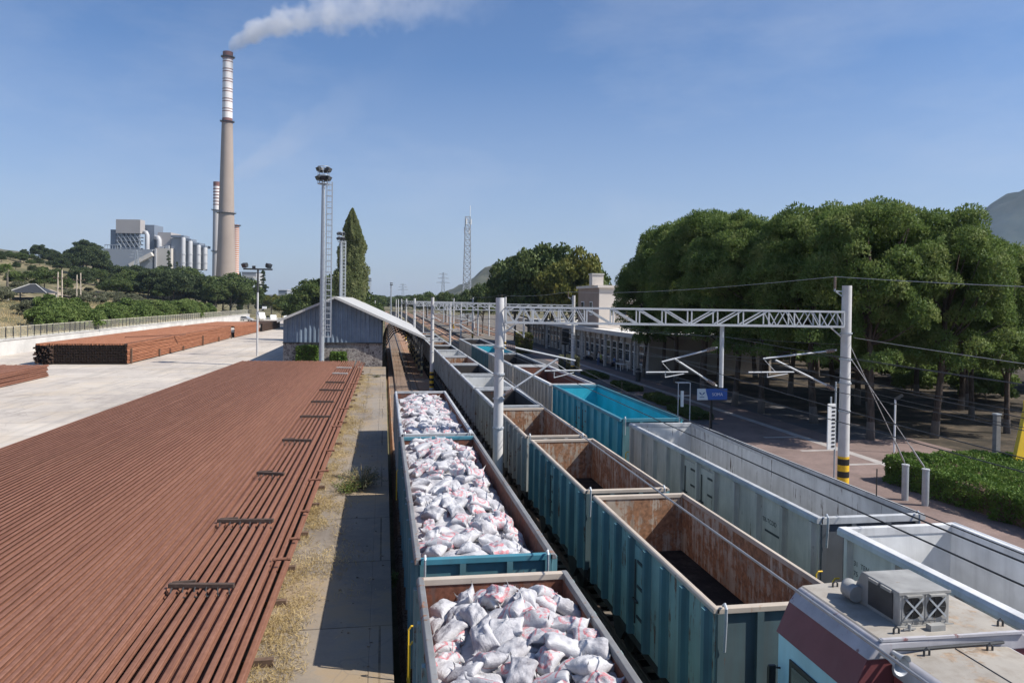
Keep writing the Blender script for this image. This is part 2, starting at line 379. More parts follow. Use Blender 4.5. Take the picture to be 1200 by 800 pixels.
TR = [('railway_track', 1.95), ('railway_track', 6.65), ('railway_track', 11.6), ('railway_track', 15.65)]
RAIL_PROF = [(-.075,0),(.075,0),(.075,.012),(.02,.03),(.009,.045),(.009,.115),(.036,.132),(.036,.165),(.028,.172),(-.028,.172),(-.036,.165),(-.036,.132),(-.009,.115),(-.009,.045),(-.02,.03),(-.075,.012)]
def ttrack_x(x0, y): return x0
slp = MB(); slp.box((-1.25,-.13,-.3), (1.25,.13,-.14)); slp_me = None
for k, (nm, X) in enumerate(TR):
    bed = MB()
    hw = 1.55 if k else 1.5
    if k == 0: bed.prism([(X-hw,-.45),(X-1.35,-.155),(X+1.35,-.155),(X+hw,-.45)], 'y', -30, 560)
    else: bed.prism([(X-1.9,-.45),(X-1.4,-.17),(X+1.4,-.17),(X+1.9,-.45)], 'y', -30, 560)
    tag(bed.build('ballast_bed', M['ballast'] if k in (0, 3) else M['coal']), kind='structure')
    root = tag(thing('railway_track', (X, 0, 0), None, None), kind='structure')
    for s in (-1, 1):
        rb = MB(); rb.prism([(X+s*.753+a, b-.17) for a, b in RAIL_PROF], 'y', -30, 560); rb.build('rail', M['railtop'], root)
    if k == 0:
        for j in range(96):
            o = slp.build('sleeper', M['sleeper'], None) if slp_me is None else ob('sleeper', slp_me)
            slp_me = o.data; o.parent = root; o.location = (0, 41.5+j*.61, 0)
    rest = MB()
    for j in range(260): 
        y = (41.5+96*.61 if k == 0 else 2) + j*.62
        rest.box((X-1.25, y-.13, -.3), (X+1.25, y+.13, -.145))
    tag(rest.build('sleeper_row', M['sleeper'], root), kind='stuff')
mb = MB(); mb.box((3.4,-30,-.4), (5.0,90,-.2)); mb.box((8.4,-30,-.4), (10.0,120,-.2)); tag(mb.build('cess_path', M['coal']), kind='structure')
mb = MB(); mb.box((3.38,42,-.3), (4.9,300,-.19)); tag(mb.build('gravel_path', M['ballast']), kind='structure')
mb = MB(); mb.box((17.5,150.2,-.3),(75,420,.34)); tag(mb.build('station_yard', soil_mat('station_gravel', (.09,.08,.065), (.15,.13,.11), (.24,.21,.17), .4, .4, 8)), kind='structure')
# far fan of station tracks
for k, X in enumerate((-2.6, 21.5, 26.2, 31.0)):
    root = tag(thing('railway_track', (X, 180, 0), None, None), kind='structure')
    bed = MB(); bed.prism([(X-1.9,-.4),(X-1.4,-.03+(.45 if k else 0)),(X+1.4,-.03+(.45 if k else 0)),(X+1.9,-.4)], 'y', 170 if k else 262, 560); bed.build('ballast_bed', M['ballast'], root)
    for s in (-1, 1):
        rb = MB(); rb.prism([(X+s*.753+a, b-.02+(.44 if k else 0)) for a, b in RAIL_PROF], 'y', 170 if k else 262, 560); rb.build('rail', M['railtop'], root)

# ---------------------------------------------------------------- retaining wall with its railing, left of the yard
root = thing('retaining_wall', (-45, 160, 0), 'long pale concrete retaining wall along the far left side of the rail yard', 'wall')
mb = MB(); mb.box((-45.3,-30,-.4), (-44.6,262,2.75)); mb.build('wall', M['wallconc'], root)
mb = MB(); mb.box((-45.36,-30,2.75), (-44.52,262,2.9)); mb.build('coping', M['conc'], root)
M['fencepaint'] = plain('fence_cream_paint', (.62,.58,.46), .6, 0, .15, 3)
root = thing('railing_fence', (-45, 160, 2.9), 'cream and black metal railing on top of the pale retaining wall', 'fence')
post = MB(); post.box((-.05,-.05,0), (.05,.05,1.5)); pme = None
for j in range(100):
    y = 84 + j*1.85
    o = post.build('post', M['darksteel'], None) if pme is None else ob('post', pme)
    pme = o.data; o.parent = root; o.location = (0, y-160, 0)
mb = MB()
for z in (.12, 1.42): mb.box((-45.03, 40, 2.9+z-.03), (-44.97, 262, 2.9+z+.03))
y = 40.0
while y < 262:
    mb.box((-45.012, y, 2.95), (-44.988, y+.03, 4.32)); y += .3
mb.build('bar_panel', M['fencepaint'], root)

# ---------------------------------------------------------------- goods shed
def stone_mat():
    t = NT('rubble_stone'); v = t.coords(False)
    vo = t.n('ShaderNodeTexVoronoi', feature='DISTANCE_TO_EDGE'); vo.inputs['Scale'].default_value = 3.2; t.l(v, vo.inputs['Vector'])
    vc = t.n('ShaderNodeTexVoronoi'); vc.inputs['Scale'].default_value = 3.2; t.l(v, vc.inputs['Vector'])
    sp = t.n('ShaderNodeSeparateColor'); t.l(vc.outputs['Color'], sp.inputs[0])
    c = t.ramp(sp.outputs[0], [(0, (.10,.085,.08)), (.5, (.19,.16,.15)), (1, (.30,.27,.25))])
    t.base(t.mix(t.ramp(vo.outputs['Distance'], [(.02, 1), (.07, 0)]), c, (.36,.34,.31)))
    t.bump(vo.outputs['Distance'], .8, .05); return t.set(.9)
M['stone'] = stone_mat()
M['bluemetal'] = painted('blue_grey_sheet_steel', (.17,.225,.29), amt=.15, dirtamt=.2)
M['shedroof'] = plain('pale_roof_sheet', (.45,.44,.42), .55, .1, .1, .5)
root = thing('goods_shed', (-5.2, 82.5, 1), 'goods shed with blue grey corrugated gable, rubble stone base and pale overhanging roof', 'shed')
AP = (-5.2, 8.5); SL = .447
def roof_z(x): return AP[1] - SL*abs(x-AP[0])
mb = MB(); mb.box((-10.6,82.6,.5), (-.1,130,3.6)); mb.build('stone_base', M['stone'], root)
mb = MB(); x = -10.6; pts = []
while x < -.12:
    pts += [(x, 82.58), (x+.22, 82.58), (x+.28, 82.49), (x+.42, 82.49)]; x += .48
pts = [p for p in pts if p[0] <= -.1]
for (x0, y0), (x1, y1) in zip(pts[:-1], pts[1:]):
    mb.add([(x0,y0,3.6),(x1,y1,3.6),(x1,y1,roof_z(x1)-.06),(x0,y0,roof_z(x0)-.06)], [(0,1,2,3)])
mb.box((-10.6,82.7,3.6), (-.1,130,5.8)); mb.build('corrugated_wall', M['bluemetal'], root, fix=False)
mb = MB(); mb.box((-10.65,82.42,3.5), (-.06,82.62,3.62)); mb.build('sill', M['darksteel'], root)
mb = MB()
for xa, xb in ((-11.1, AP[0]), (AP[0], 4.75)):
    za, zb = roof_z(xa), roof_z(xb)
    mb.prism([(xa,za),(xb,zb),(xb,zb+.1),(xa,za+.1)], 'y', 81.6, 131)
mb.build('roof', M['shedroof'], root)
mb = MB()
for xa, xb in ((-11.1, AP[0]-.01), (AP[0]+.01, 4.78)):
    mb.prism([(xa,roof_z(xa)-.14),(xb,roof_z(xb)-.14),(xb,roof_z(xb)+.13),(xa,roof_z(xa)+.13)], 'y', 81.48, 81.598)
mb.build('gable_trim', M['shedroof'], root)
M['stripe'] = None
def stripe_mat(name, a, b, per=.5, off=0.0):
    t = NT(name); tc = t.n('ShaderNodeTexCoord'); sx = t.n('ShaderNodeSeparateXYZ'); t.l(tc.outputs['Object'], sx.inputs[0])
    fr = t.math('FRACT', t.math('ADD', t.math('MULTIPLY', sx.outputs[2], 1/per), off))
    g = t.math('GREATER_THAN', fr, .5); n = t.ramp(t.noise(tc.outputs['Object'], 6, 5, .7), [(.3, (.75,)*3), (.6, (1.05,)*3)])
    t.base(t.mix(1.0, t.mix(g, a, b), n, 'MULTIPLY')); return t.set(.55)
M['stripe'] = stripe_mat('black_yellow_stripes', (.012,.012,.012), (.75,.45,.02), .5)
M['stripew'] = stripe_mat('black_white_stripes', (.012,.012,.012), (.42,.36,.18), .8)
for y in [83 + 6.2*i for i in range(8)]:
    mb = MB(); mb.box((4.12,y-.1,-.1), (4.32,y+.1,4.0)); c = mb.build('column', M['darksteel'], root)
    mb = MB(); mb.box((4.1,y-.12,-.1), (4.34,y+.12,1.5)); mb.build('striped_foot', M['stripew'], c)
    mb = MB(); mb.tube([(4.2,y,2.2),(4.0,y,2.9),(3.4,y,3.7),(2.6,y,4.3),(1.9,y,4.62),(1.2,y,4.9)], .07, 6)
    mb.tube([(-.05,y,2.0),(.15,y,2.9),(.6,y,3.9),(1.1,y,4.6),(1.9,y,4.95)], .07, 6)
    mb.tube([(-.05,y,roof_z(0)-.12),(4.6,y,roof_z(4.6)-.12)], .06, 6)
    for q in range(9):
        a = q/8*math.pi*.5; mb.bar((4.2-2.2*math.sin(a), y, 2.4+2.2*(1-math.cos(a))*.9+.2), (4.3-1.9*math.sin(a), y, 2.9+2.0*(1-math.cos(a))*.8+.2), .05)
    mb.build('bracket', M['darksteel'], root)

# ---------------------------------------------------------------- station building
root = thing('station_building', (36, 100, .39), 'long low station building with many tall windows and a pale two storey block behind', 'building')
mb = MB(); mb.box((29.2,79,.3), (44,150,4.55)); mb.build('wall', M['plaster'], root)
mb = MB(); mb.box((27.2,77.6,4.57), (46,150,4.85)); mb.build('flat_roof', plain('pale_roof', (.66,.62,.57), .8, 0, .1, .5, 0, False), root)
mb = MB(); mb.box((27.1,77.5,4.45), (27.28,150,4.95)); mb.box((27.1,77.45,4.45), (46,77.6,4.95)); mb.build('fascia', plain('grey_fascia', (.42,.40,.38), .7, 0, .1, 1, 0, False), root)
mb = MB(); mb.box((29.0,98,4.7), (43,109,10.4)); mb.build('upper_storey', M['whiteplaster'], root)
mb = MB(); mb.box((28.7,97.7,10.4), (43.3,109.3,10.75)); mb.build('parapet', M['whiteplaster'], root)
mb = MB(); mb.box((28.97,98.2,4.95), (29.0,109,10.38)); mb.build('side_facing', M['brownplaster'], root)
mb = MB(); mb.box((28.4,99.5,10.75), (30.0,101,12.2)); c = mb.build('chimney', M['whiteplaster'], root)
mb = MB(); mb.box((28.3,99.4,12.2), (30.1,101.1,12.4)); mb.build('chimney_cap', M['conc'], c)
for y in (101, 105.5):
    for z in (6.6,):
        mb = MB(); mb.box((28.9,y,z), (28.96,y+1.5,z+1.9)); f = mb.build('window', M['white'], root)
        mb = MB(); mb.box((28.88,y+.12,z+.12), (28.899,y+1.38,z+1.78)); mb.build('pane', M['glass'], f)
for x in (31.5, 35.2, 39):
    mb = MB(); mb.box((x,97.9,6.6), (x+1.5,97.97,8.5)); f = mb.build('window', M['brownplaster'], root)
    mb = MB(); mb.box((x+.12,97.86,6.72), (x+1.38,97.899,8.38)); mb.build('pane', M['glass'], f)
y = 80.2
k = 0
while y < 148:
    z0 = .45 if k % 3 == 1 else 1.3
    mb = MB(); mb.box((29.1,y,z0), (29.17,y+1.5,3.5)); f = mb.build('door_frame' if z0 < 1 else 'window', M['white'], root)
    mb = MB()
    for a, b in ((.1,.7),(.8,1.4)):
        mb.box((29.07,y+a,z0+.1), (29.099,y+b,2.55)); mb.box((29.07,y+a,2.65), (29.099,y+b,3.4))
    mb.build('pane', M['glass'], f)
    if k % 2 == 0:
        mb = MB(); mb.box((28.75,y+1.8,3.55), (29.15,y+2.5,4.05)); a = mb.build('air_conditioner', M['white'], root)
        mb = MB(); mb.cyl((28.75,y+2.1,3.8),(28.735,y+2.1,3.8),.19,16); mb.build('fan_grille', M['darksteel'], a)
    mb = MB(); mb.box((28.95,y+1.62,.4), (29.19,y+1.9,4.5)); mb.build('pilaster', M['plaster'], root)
    y += 2.55; k += 1
for y in (78.6, 90, 101, 112, 124):
    mb = MB(); mb.box((27.35,y-.15,.4), (27.65,y+.15,4.56)); mb.build('canopy_post', M['conc'], root)
# ---------------------------------------------------------------- power plant far left
def lathe(mb, prof, n=32, cx=0, cy=0, mi=None):
    """prof: list of (z, r, material index of the band that starts here)"""
    for (z0, r0, m0), (z1, r1, _) in zip(prof[:-1], prof[1:]):
        mb.tube([(cx,cy,z0),(cx,cy,z1)], [r0, r1], n, m0, caps=False)
    z, r, m0 = prof[-1]; mb.add([(cx+r*math.cos(2*math.pi*k/n), cy+r*math.sin(2*math.pi*k/n), z) for k in range(n)], [tuple(range(n))], prof[-2][2])
M['chimconc'] = plain('brown_chimney_concrete', (.31,.25,.21), .9, 0, .1, .03, 0, False)
M['chimgrey'] = plain('grey_chimney_concrete', (.42,.40,.39), .9, 0, .1, .03, 0, False)
M['bandwhite'] = plain('white_band', (.74,.70,.68), .8, 0, .05, .1, 0, False)
M['bandred'] = plain('dull_red_band', (.20,.085,.07), .8, 0, .1, .1, 0, False)
M['bandorange'] = plain('orange_band', (.55,.20,.08), .8, 0, .1, .1, 0, False)
def chimney(loc, prof, mats, rings, label):
    root = thing('power_station_chimney', loc, label, 'chimney', 'power station chimneys')
    mb = MB(); lathe(mb, prof); mb.build('shaft', mats, root, world=False, smooth='auto')
    for z, r in rings:
        mb = MB(); lathe(mb, [(z-.6, r, 0), (z, r+2.0, 0), (z+.3, r+2.0, 0)])
        for k in range(20):
            a = 2*math.pi*k/20; mb.bar(((r+1.9)*math.cos(a),(r+1.9)*math.sin(a),z+.3), ((r+1.9)*math.cos(a),(r+1.9)*math.sin(a),z+1.8), .2)
        mb.build('gallery', M['darksteel'], root, world=False)
    return root
# tall chimney: brown shaft below, white bands with paired dull red rings above
top, mid = 270.0, 192.0
rad = lambda z: 11.2 - (11.2-5.6)*min(1, (z/215))**.85 if z < 215 else 5.6
prof = [(0, 11.2, 0), (20, rad(20), 0), (50, rad(50), 0), (90, rad(90), 0), (140, rad(140), 0), (186, rad(186), 2)]
z = 192; per = (262-192)/6.0
for i in range(6):
    b = z + i*per
    for dz, m in ((0, 1), (per*.62, 2), (per*.72, 1), (per*.88, 2), (per*.98, 1)): prof.append((b+dz, 5.75, m))
prof += [(262, 5.75, 2), (268, 5.75, 2), (top, 5.75, 2)]
chimney((-185.3, 927, 28), prof, [M['chimconc'], M['bandwhite'], M['bandred']], [(188, 6.2), (264, 5.9), (80, 9.0)],
        'tallest chimney, brown shaft with white and dull red bands near its smoking top')
prof = [(0, 5.0, 0), (95, 4.6, 1)]
for i in range(7): prof += [(99+i*4.2, 4.6, 1), (99+i*4.2+2.7, 4.6, 2)]
prof += [(130, 4.6, 2), (133, 4.6, 2)]
chimney((-222.8, 1052, 30), prof, [M['chimgrey'], M['bandwhite'], M['bandred']], [(95, 4.6), (40, 4.8)],
        'shorter grey chimney with a dark and white banded top just left of the tallest chimney')
prof = []
for i in range(26): prof += [(i*2.6, 4.4, 0), (i*2.6+1.5, 4.4, 1)]
prof += [(67.6, 4.4, 0), (70, 4.4, 0)]
chimney((-185.6, 985, 30), prof, [M['bandorange'], M['bandwhite']], [(69, 4.4)],
        'short chimney with close orange and white rings mostly hidden behind the tallest chimney')

D0 = 850.0
pc = Vector((0,0,H)) + (fw.xy.to_3d().normalized())*D0 + rt*((180-600)*D0/870); pc.z = 8.3
root = thing('power_station', pc, 'large grey power station with steel framed boiler house and pale round ducts', 'power station')
root.rotation_euler = (0, 0, -YAW)
def PX(u, y): return (u-600)*(D0+y)/870 - (180-600)*D0/870
def PZ(v, y): return (346.5-v)*(D0+y)/870
def pbox(mb, u0, u1, v0, v1, y, d, mi=0):
    mb.box((PX(u0,y), y, PZ(v1,y)), (PX(u1,y), y+d, PZ(v0,y)), mi)
M['clad'] = plain('warm_grey_cladding', (.36,.335,.325), .7, 0, .06, .05, 0, False)
M['cladblue'] = plain('blue_grey_cladding', (.16,.19,.24), .7, 0, .06, .05, 0, False)
M['cladpale'] = plain('pale_cladding', (.52,.48,.43), .75, 0, .06, .05, 0, False)
M['cladgrey'] = plain('mid_grey_cladding', (.27,.29,.32), .75, 0, .06, .05, 0, False)
M['ductw'] = plain('pale_duct', (.40,.40,.41), .5, 0, .05, .1, 0, False)
def P(name, m, *boxes):
    mb = MB()
    for b in boxes: pbox(mb, *b)
    return mb.build(name, m, root, world=False)
P('boiler_house', M['clad'], (135,163.5,257,273,0,11))
P('lift_tower', M['cladblue'], (128.8,135,269,292,6,12))
P('base_block', M['cladgrey'], (121.5,178,291.5,330,-4,60))
P('side_block', M['cladblue'], (169,180,263,292,14,22))
P('rear_block', M['clad'], (184,199.5,271.5,300,10,26))
P('turbine_hall', M['cladpale'], (180.5,200,290,330,-3,30))
P('service_shaft', M['ductw'], (180.6,182.6,290.5,322,-4.5,1.4))
mb = MB()
for i in range(6):
    u = 136+i*5.2; pbox(mb, u, u+.8, 273, 294, 1, 1)
    pbox(mb, u, u+.8, 273, 294, 9, 1)
for v in (277, 281, 285.5, 290): pbox(mb, 135, 163.5, v, v+1.0, 1, 9)
for i in range(5):
    for v in (273.5, 281.5):
        mb.bar((PX(136.4+i*5.2,1),.9,PZ(v,1)), (PX(141.6+i*5.2,1),.9,PZ(v+8,1)), .6)
mb.build('steel_frame', M['cladgrey'], root, world=False)
mb = MB()
rr = random.Random(5)
for i in range(26):
    u = 136+rr.random()*24; v = 274+rr.random()*16; pbox(mb, u, u+1+rr.random()*4, v, v+1+rr.random()*3, 2.5+rr.random()*2, 4)
mb.build('boiler_equipment', M['cladgrey'], root, world=False)
P('dark_back_panel', M['cladblue'], (136.5,162,273.2,292,6.8,3.5))  # dark panel added to stop sky showing through the frame
mb = MB(); pbox(mb, 121.5, 140, 286.5, 287.2, -2, 2)
for u in range(122, 141, 3): pbox(mb, u, u+.4, 286.5, 291.5, -2, .5)
mb.build('roof_railing', M['galv'], root, world=False)
for u, v0, v1, r, y in ((172, 271, 292, 2.4, 4), (186, 277, 290, 2.8, 8)):
    mb = MB(); mb.tube([(PX(u,y),y,PZ(v1,y)), (PX(u,y),y,PZ(v0+4,y)), (PX(u-2,y),y+1,PZ(v0+1,y)), (PX(u-6,y),y+4,PZ(v0,y))], r, 16)
    mb.build('round_duct', M['ductw'], root, world=False, smooth='auto')
for i, (u0, u1, v0, uc) in enumerate(((200,214,275,214), (211,222.5,279,222.3), (222,232.5,283.5,232), (231,239,286.5,239.8))):
    y = 2+i*5
    P('precipitator', M['cladgrey'], (u0,u1-1.5,v0+3,315,y+3,12))
    P('precipitator_roof', M['cladblue'], (u0-.6,u1+.4,v0-.5,v0+2.4,y+1,16))
    mb = MB(); mb.tube([(PX(uc,y),y,PZ(314,y)), (PX(uc,y),y,PZ(v0+5,y)), (PX(uc-.3,y),y+1,PZ(v0+3.2,y))], 2.5, 16)
    for v in (296, 306): mb.tube([(PX(uc,y),y,PZ(v+1,y)), (PX(uc,y),y,PZ(v,y))], 2.9, 16)
    mb.build('round_duct', M['ductw'], root, world=False, smooth='auto')
mb = MB(); mb.bar((PX(152,-10),-10,PZ(311,-10)), (PX(178,-8),-8,PZ(297,-8)), 5.5, 4.5); mb.build('conveyor_gallery', M['cladpale'], root, world=False)
mb = MB(); mb.bar((PX(136,-10),-10.5,PZ(322,-10)), (PX(152,-10),-10,PZ(311,-10)), 5, 4); mb.build('conveyor_gallery', M['cladblue'], root, world=False)
for i in range(7):
    P('louvre', M['cladblue'], (183+i*2.4,184.4+i*2.4,313,318,-3.2,.15))
P('roof_penthouse', M['cladgrey'], (186,191,288,290,2,10), (193,197,286.5,290,2,10))

# distant flat buildings between the hill and the shed
def block(u0, u1, v0, v1, D, depth, m, label, win=True, roofm=None):
    c = Vector((0,0,H)) + (fw.xy.to_3d().normalized())*D + rt*(((u0+u1)/2-600)*D/870)
    s = D/870; hz = 351 + ((u0+u1)/2-450)*.0148
    z0, z1 = 8.3+(hz-v1)*s, 8.3+(hz-v0)*s; wd = (u1-u0)*s
    root = thing('distant_building', (c.x, c.y, z0), label, 'building', 'distant buildings')
    root.rotation_euler = (0,0,-YAW)
    mb = MB(); mb.box((-wd/2,0,-6),(wd/2,depth,z1-z0)); mb.build('wall', m, root, world=False)
    mb = MB(); mb.box((-wd/2-.4,-.4,z1-z0),(wd/2+.4,depth+.4,z1-z0+.5)); mb.build('roof', roofm or M['conc'], root, world=False)
    if win:
        n = max(2, int(wd/4)); rows = max(1, int((z1-z0)/4))
        for r in range(rows):
            for i in range(n):
                if n*rows > 60: continue
                x = -wd/2 + (i+.5)*wd/n; z = (r+.35)*(z1-z0)/rows
                mb = MB(); mb.box((x-.3*wd/n,-.15,z),(x+.3*wd/n,-.02,z+.45*(z1-z0)/rows)); mb.build('window', M['glass'], root, world=False)
    return root
block(283, 300, 319, 338, 640, 20, M['ductw'], 'small white industrial building beside the foot of the tallest chimney', False, M['cladblue'])
block(315, 344, 346, 357, 560, 26, M['cladpale'], 'long flat building with dark window strip far beyond the yard')
block(326, 336, 340, 346.5, 700, 20, M['cladgrey'], 'small grey block showing above the long flat building', False)
block(340, 360, 341.5, 350, 760, 20, M['cladgrey'], 'wide grey block on the skyline left of the poplar', True)
block(288, 296, 325, 345, 560, 12, M['galv'], 'slim steel tower block near the orange ringed chimney', True)
block(1040, 1085, 404, 418, 95, 12, plain('pink_house_wall', (.50,.27,.23), .85, 0, .12, .8), 'pink walled house seen between the pine trunks', True, plain('red_tile', (.33,.10,.06), .85, 0, .2, 3))
block(1085, 1150, 415, 446, 88, 6, M['plaster'], 'low grey house seen behind the pine trunks at right', True)

# ---------------------------------------------------------------- smoke
def plume(name, loc, L, zf, rf, dens, label, px, seed, zoff=0):
    """smoke as a soft volume in a closed tube; centre line z = a*x^p, radius r0 + k*x^q"""
    a, p = zf; r0, k, q = rf
    t = NT(name); t.t.nodes.remove(t.b)
    tc = t.n('ShaderNodeTexCoord'); sx = t.n('ShaderNodeSeparateXYZ'); t.l(tc.outputs['Object'], sx.inputs[0])
    x = t.math('MAXIMUM', sx.outputs[0], .01)
    cz = t.math('MULTIPLY', t.math('POWER', x, p), a); rr_ = t.math('ADD', t.math('MULTIPLY', t.math('POWER', x, q), k), r0)
    dz = t.math('SUBTRACT', sx.outputs[2], cz); y = sx.outputs[1]
    d = t.math('DIVIDE', t.math('SQRT', t.math('ADD', t.math('MULTIPLY', dz, dz), t.math('MULTIPLY', y, y))), rr_)
    n1 = t.n('ShaderNodeTexNoise'); t.l(tc.outputs['Object'], n1.inputs['Vector']); n1.inputs['Scale'].default_value = px; n1.inputs['Detail'].default_value = 5; n1.inputs['Roughness'].default_value = .6
    dd = t.math('ADD', d, t.math('MULTIPLY', t.math('SUBTRACT', n1.outputs[0], .5), 2.7))
    core = t.ramp(t.math('SUBTRACT', 1.0, dd), [(.05, 0), (.55, 1)])
    dec = t.math('POWER', t.math('SUBTRACT', 1.0, t.math('DIVIDE', x, L*1.02), clamp=True), 1.5)
    start = t.math('DIVIDE', sx.outputs[0], 2.0, clamp=True)
    thick = t.math('DIVIDE', dens*12, t.math('ADD', rr_, 2.0))
    dn = t.math('MULTIPLY', t.math('MULTIPLY', core, dec), t.math('MULTIPLY', thick, start))
    pv = t.n('ShaderNodeVolumePrincipled'); pv.inputs['Color'].default_value = (.93,.93,.95,1); pv.inputs['Anisotropy'].default_value = .1
    t.l(dn, pv.inputs['Density']); t.l(pv.outputs[0], t.out.inputs['Volume'])
    pts = []; rr2 = []
    for i in range(26):
        xx = L*(i/25)**1.6; pts.append((xx-1.0 if i == 0 else xx, 0, a*max(xx, .01)**p)); rr2.append((r0+k*max(xx, .01)**q)*1.45)
    mb = MB(); mb.tube(pts, rr2, 14); o = mb.build('smoke_plume', t.m); o.location = loc; o.rotation_euler = (0,0,-YAW)
    return tag(o, label, 'smoke')
plume('smoke_dense', (-184.5, 927, 297.5), 340, (4.35, .50), (5.4, 1.5, .53), .105, 'dense white smoke streaming to the right from the tallest chimney', .045, 1)
plume('smoke_thin', (-205, 1053, 170), 300, (.62, 1.0), (10, .9, .7), .010, 'thin drifting grey smoke rising right of the tallest chimney', .018, 2)

# ---------------------------------------------------------------- lattice tower and pylons
def lattice(name, loc, h, w0, w1, n, r, m, label, cat, top=None, group=None):
    root = thing(name, loc, label, cat, group); mb = MB()
    def c(i, q): 
        w_ = (w0+(w1-w0)*i/n)/2; return Vector(((w_ if q in (0,3) else -w_), (w_ if q in (0,1) else -w_), h*i/n))
    for i in range(n):
        for q in range(4):
            mb.bar(c(i,q), c(i+1,q), r*1.5); mb.bar(c(i,q), c(i+1,(q+1)%4), r); mb.bar(c(i+1,q), c(i,(q+1)%4), r); mb.bar(c(i+1,q), c(i+1,(q+1)%4), r)
    mb.build('lattice_frame', m, root, world=False)
    return root
root = lattice('telecom_tower', (33, 299, .3), 42, 3.4, 1.9, 18, .16, M['galv'], 'tall grey lattice telecom mast standing above the trees', 'telecom tower')
mb = MB(); mb.cyl((.9,0,42),(.9,0,46.5),.12,6); mb.build('antenna_rod', M['white'], root, world=False)
for k, (z, a) in enumerate(((40,0),(40,2.1),(40,4.2),(36.5,1),(36.5,3.4))):
    mb = MB(); mb.box((1.3*math.cos(a)-.25,1.3*math.sin(a)-.25,z-1.1),(1.3*math.cos(a)+.25,1.3*math.sin(a)+.25,z+1.1)); mb.build('panel_antenna', M['white'], root, world=False)
for loc, h, lab in (((47,601,2), 29, 'grey lattice pylon in front of the hill, right of the telecom mast'), ((20,808,2), 24, 'farther lattice pylon on the skyline above the tracks'), ((-190,620,24), 20, 'small lattice pylon on the hill beside the round pine')):
    root = lattice('power_pylon', loc, h, 4.6, .7, 10, .16, M['galv'], lab, 'pylon', group='pylons')
    for z, l in ((h*.72, 5.5), (h*.84, 4.5), (h*.95, 3.5)):
        mb = MB(); mb.bar((-l,0,z),(l,0,z),.3,.35); mb.bar((-l,0,z),(0,0,z+1.2),.2); mb.bar((l,0,z),(0,0,z+1.2),.2); mb.build('cross_arm', M['galv'], root, world=False)

# ---------------------------------------------------------------- floodlight masts
def flood(parent, p, yaw, s=1.0):
    mb = MB(); d = Vector((math.cos(yaw), math.sin(yaw), -.5)).normalized(); c = Vector(p)
    mb.bar(c-d*.16*s, c+d*.16*s, .55*s, .42*s); mb.bar(c-d*.34*s, c-d*.15*s, .28*s, .28*s)
    f = mb.build('floodlight', M['darksteel'], parent, world=False)
    g = MB(); g.bar(c+d*.161*s, c+d*.175*s, .47*s, .34*s); g.build('lens', M['glass'], f, world=False)
    return f
def flood_mast(loc, h, label):
    root = thing('floodlight_mast', loc, label, 'floodlight mast', 'floodlight masts')
    mb = MB(); mb.tube([(0,0,-.1),(0,0,h*.5),(0,0,h)], [.28,.24,.18], 12); mb.build('pole', M['galv'], root, world=False, smooth='auto')
    mb = MB(); mb.box((-.45,-.45,-.1),(.45,.45,.35)); mb.build('base', M['conc'], root, world=False)
    mb = MB(); x0, x1 = .36, .92
    for x in (x0, x1): mb.bar((x,0,3.2),(x,0,h),.11)
    z = 3.3
    while z < h-.1: mb.bar((x0,0,z),(x1,0,z),.10); z += .62
    z = 4.2
    while z < h:
        mb.bar((.2,0,z),(x0,0,z),.04); mb.tube([(x0,0,z),(x0+.05,-.4,z),((x0+x1)/2,-.6,z),(x1-.05,-.4,z),(x1,0,z)], .02, 4); z += 1.0
    for x in (x0+.08, (x0+x1)/2, x1-.08): mb.bar((x,-.5,4.2),(x,-.5,h),.025)
    mb.build('caged_ladder', M['galv'], root, world=False)
    mb = MB()
    for z in (h-.25, h+.65): mb.tube([(.6*math.cos(a),.6*math.sin(a),z) for a in np.linspace(0, 2*math.pi, 17)], .04, 5, caps=False)
    for k in range(8):
        a = k*math.pi/4; mb.bar((.6*math.cos(a),.6*math.sin(a),h-.25),(.6*math.cos(a),.6*math.sin(a),h+1.6),.05); mb.bar((0,0,h-.25),(.6*math.cos(a),.6*math.sin(a),h-.25),.06)
    mb.tube([(.6*math.cos(a),.6*math.sin(a),h+1.55) for a in np.linspace(0, 2*math.pi, 17)], .04, 5, caps=False)
    mb.build('head_frame', M['galv'], root, world=False)
    for k in range(7):
        a = k*2*math.pi/7+.3
        flood(root, (.66*math.cos(a),.66*math.sin(a),h+.35), a, .9)
        if k % 2 == 0 or k == 1: flood(root, (.66*math.cos(a),.66*math.sin(a),h+1.25), a, .9)
    return root
fm = flood_mast((-6.45, 81.0, 1.0), 19.7, 'tall floodlight mast with caged ladder in front of the blue grey shed gable')
copy_tree(fm, (-7.0, 124, .5), .5, label='floodlight mast standing just left of the tall poplar', scale=.88)
copy_tree(fm, (-5.7, 305, 0), 1.2, label='distant floodlight mast right of the poplar', scale=.80)
copy_tree(fm, (2.9, 304, 0), 2.2, label='distant floodlight mast above the far tracks', scale=.72)
root = thing('yard_lamp', (-15.6, 97.2, 1), 'grey yard lamp post with a wide dark crossbar carrying two floodlights', 'lamp post')
mb = MB(); mb.tube([(0,0,0),(0,0,8)], [.13,.11], 10); mb.build('pole', M['pole'], root, world=False, smooth='auto')
mb = MB(); mb.tube([(0,0,8),(0,0,10.9)], [.12,.12], 10); mb.build('upper_pole', M['darksteel'], root, world=False, smooth='auto')
mb = MB(); mb.box((-1.75,-.12,10.8),(1.75,.12,11.0)); mb.build('crossbar', M['darksteel'], root, world=False)
for x, yw in ((-1.6,-2.2),(1.3,-.6),(-.5,-1.6)):
    f = flood(root, (x,0,11.35 if abs(x) > .6 else 11.15), yw, 1.25 if abs(x) > .6 else .7)
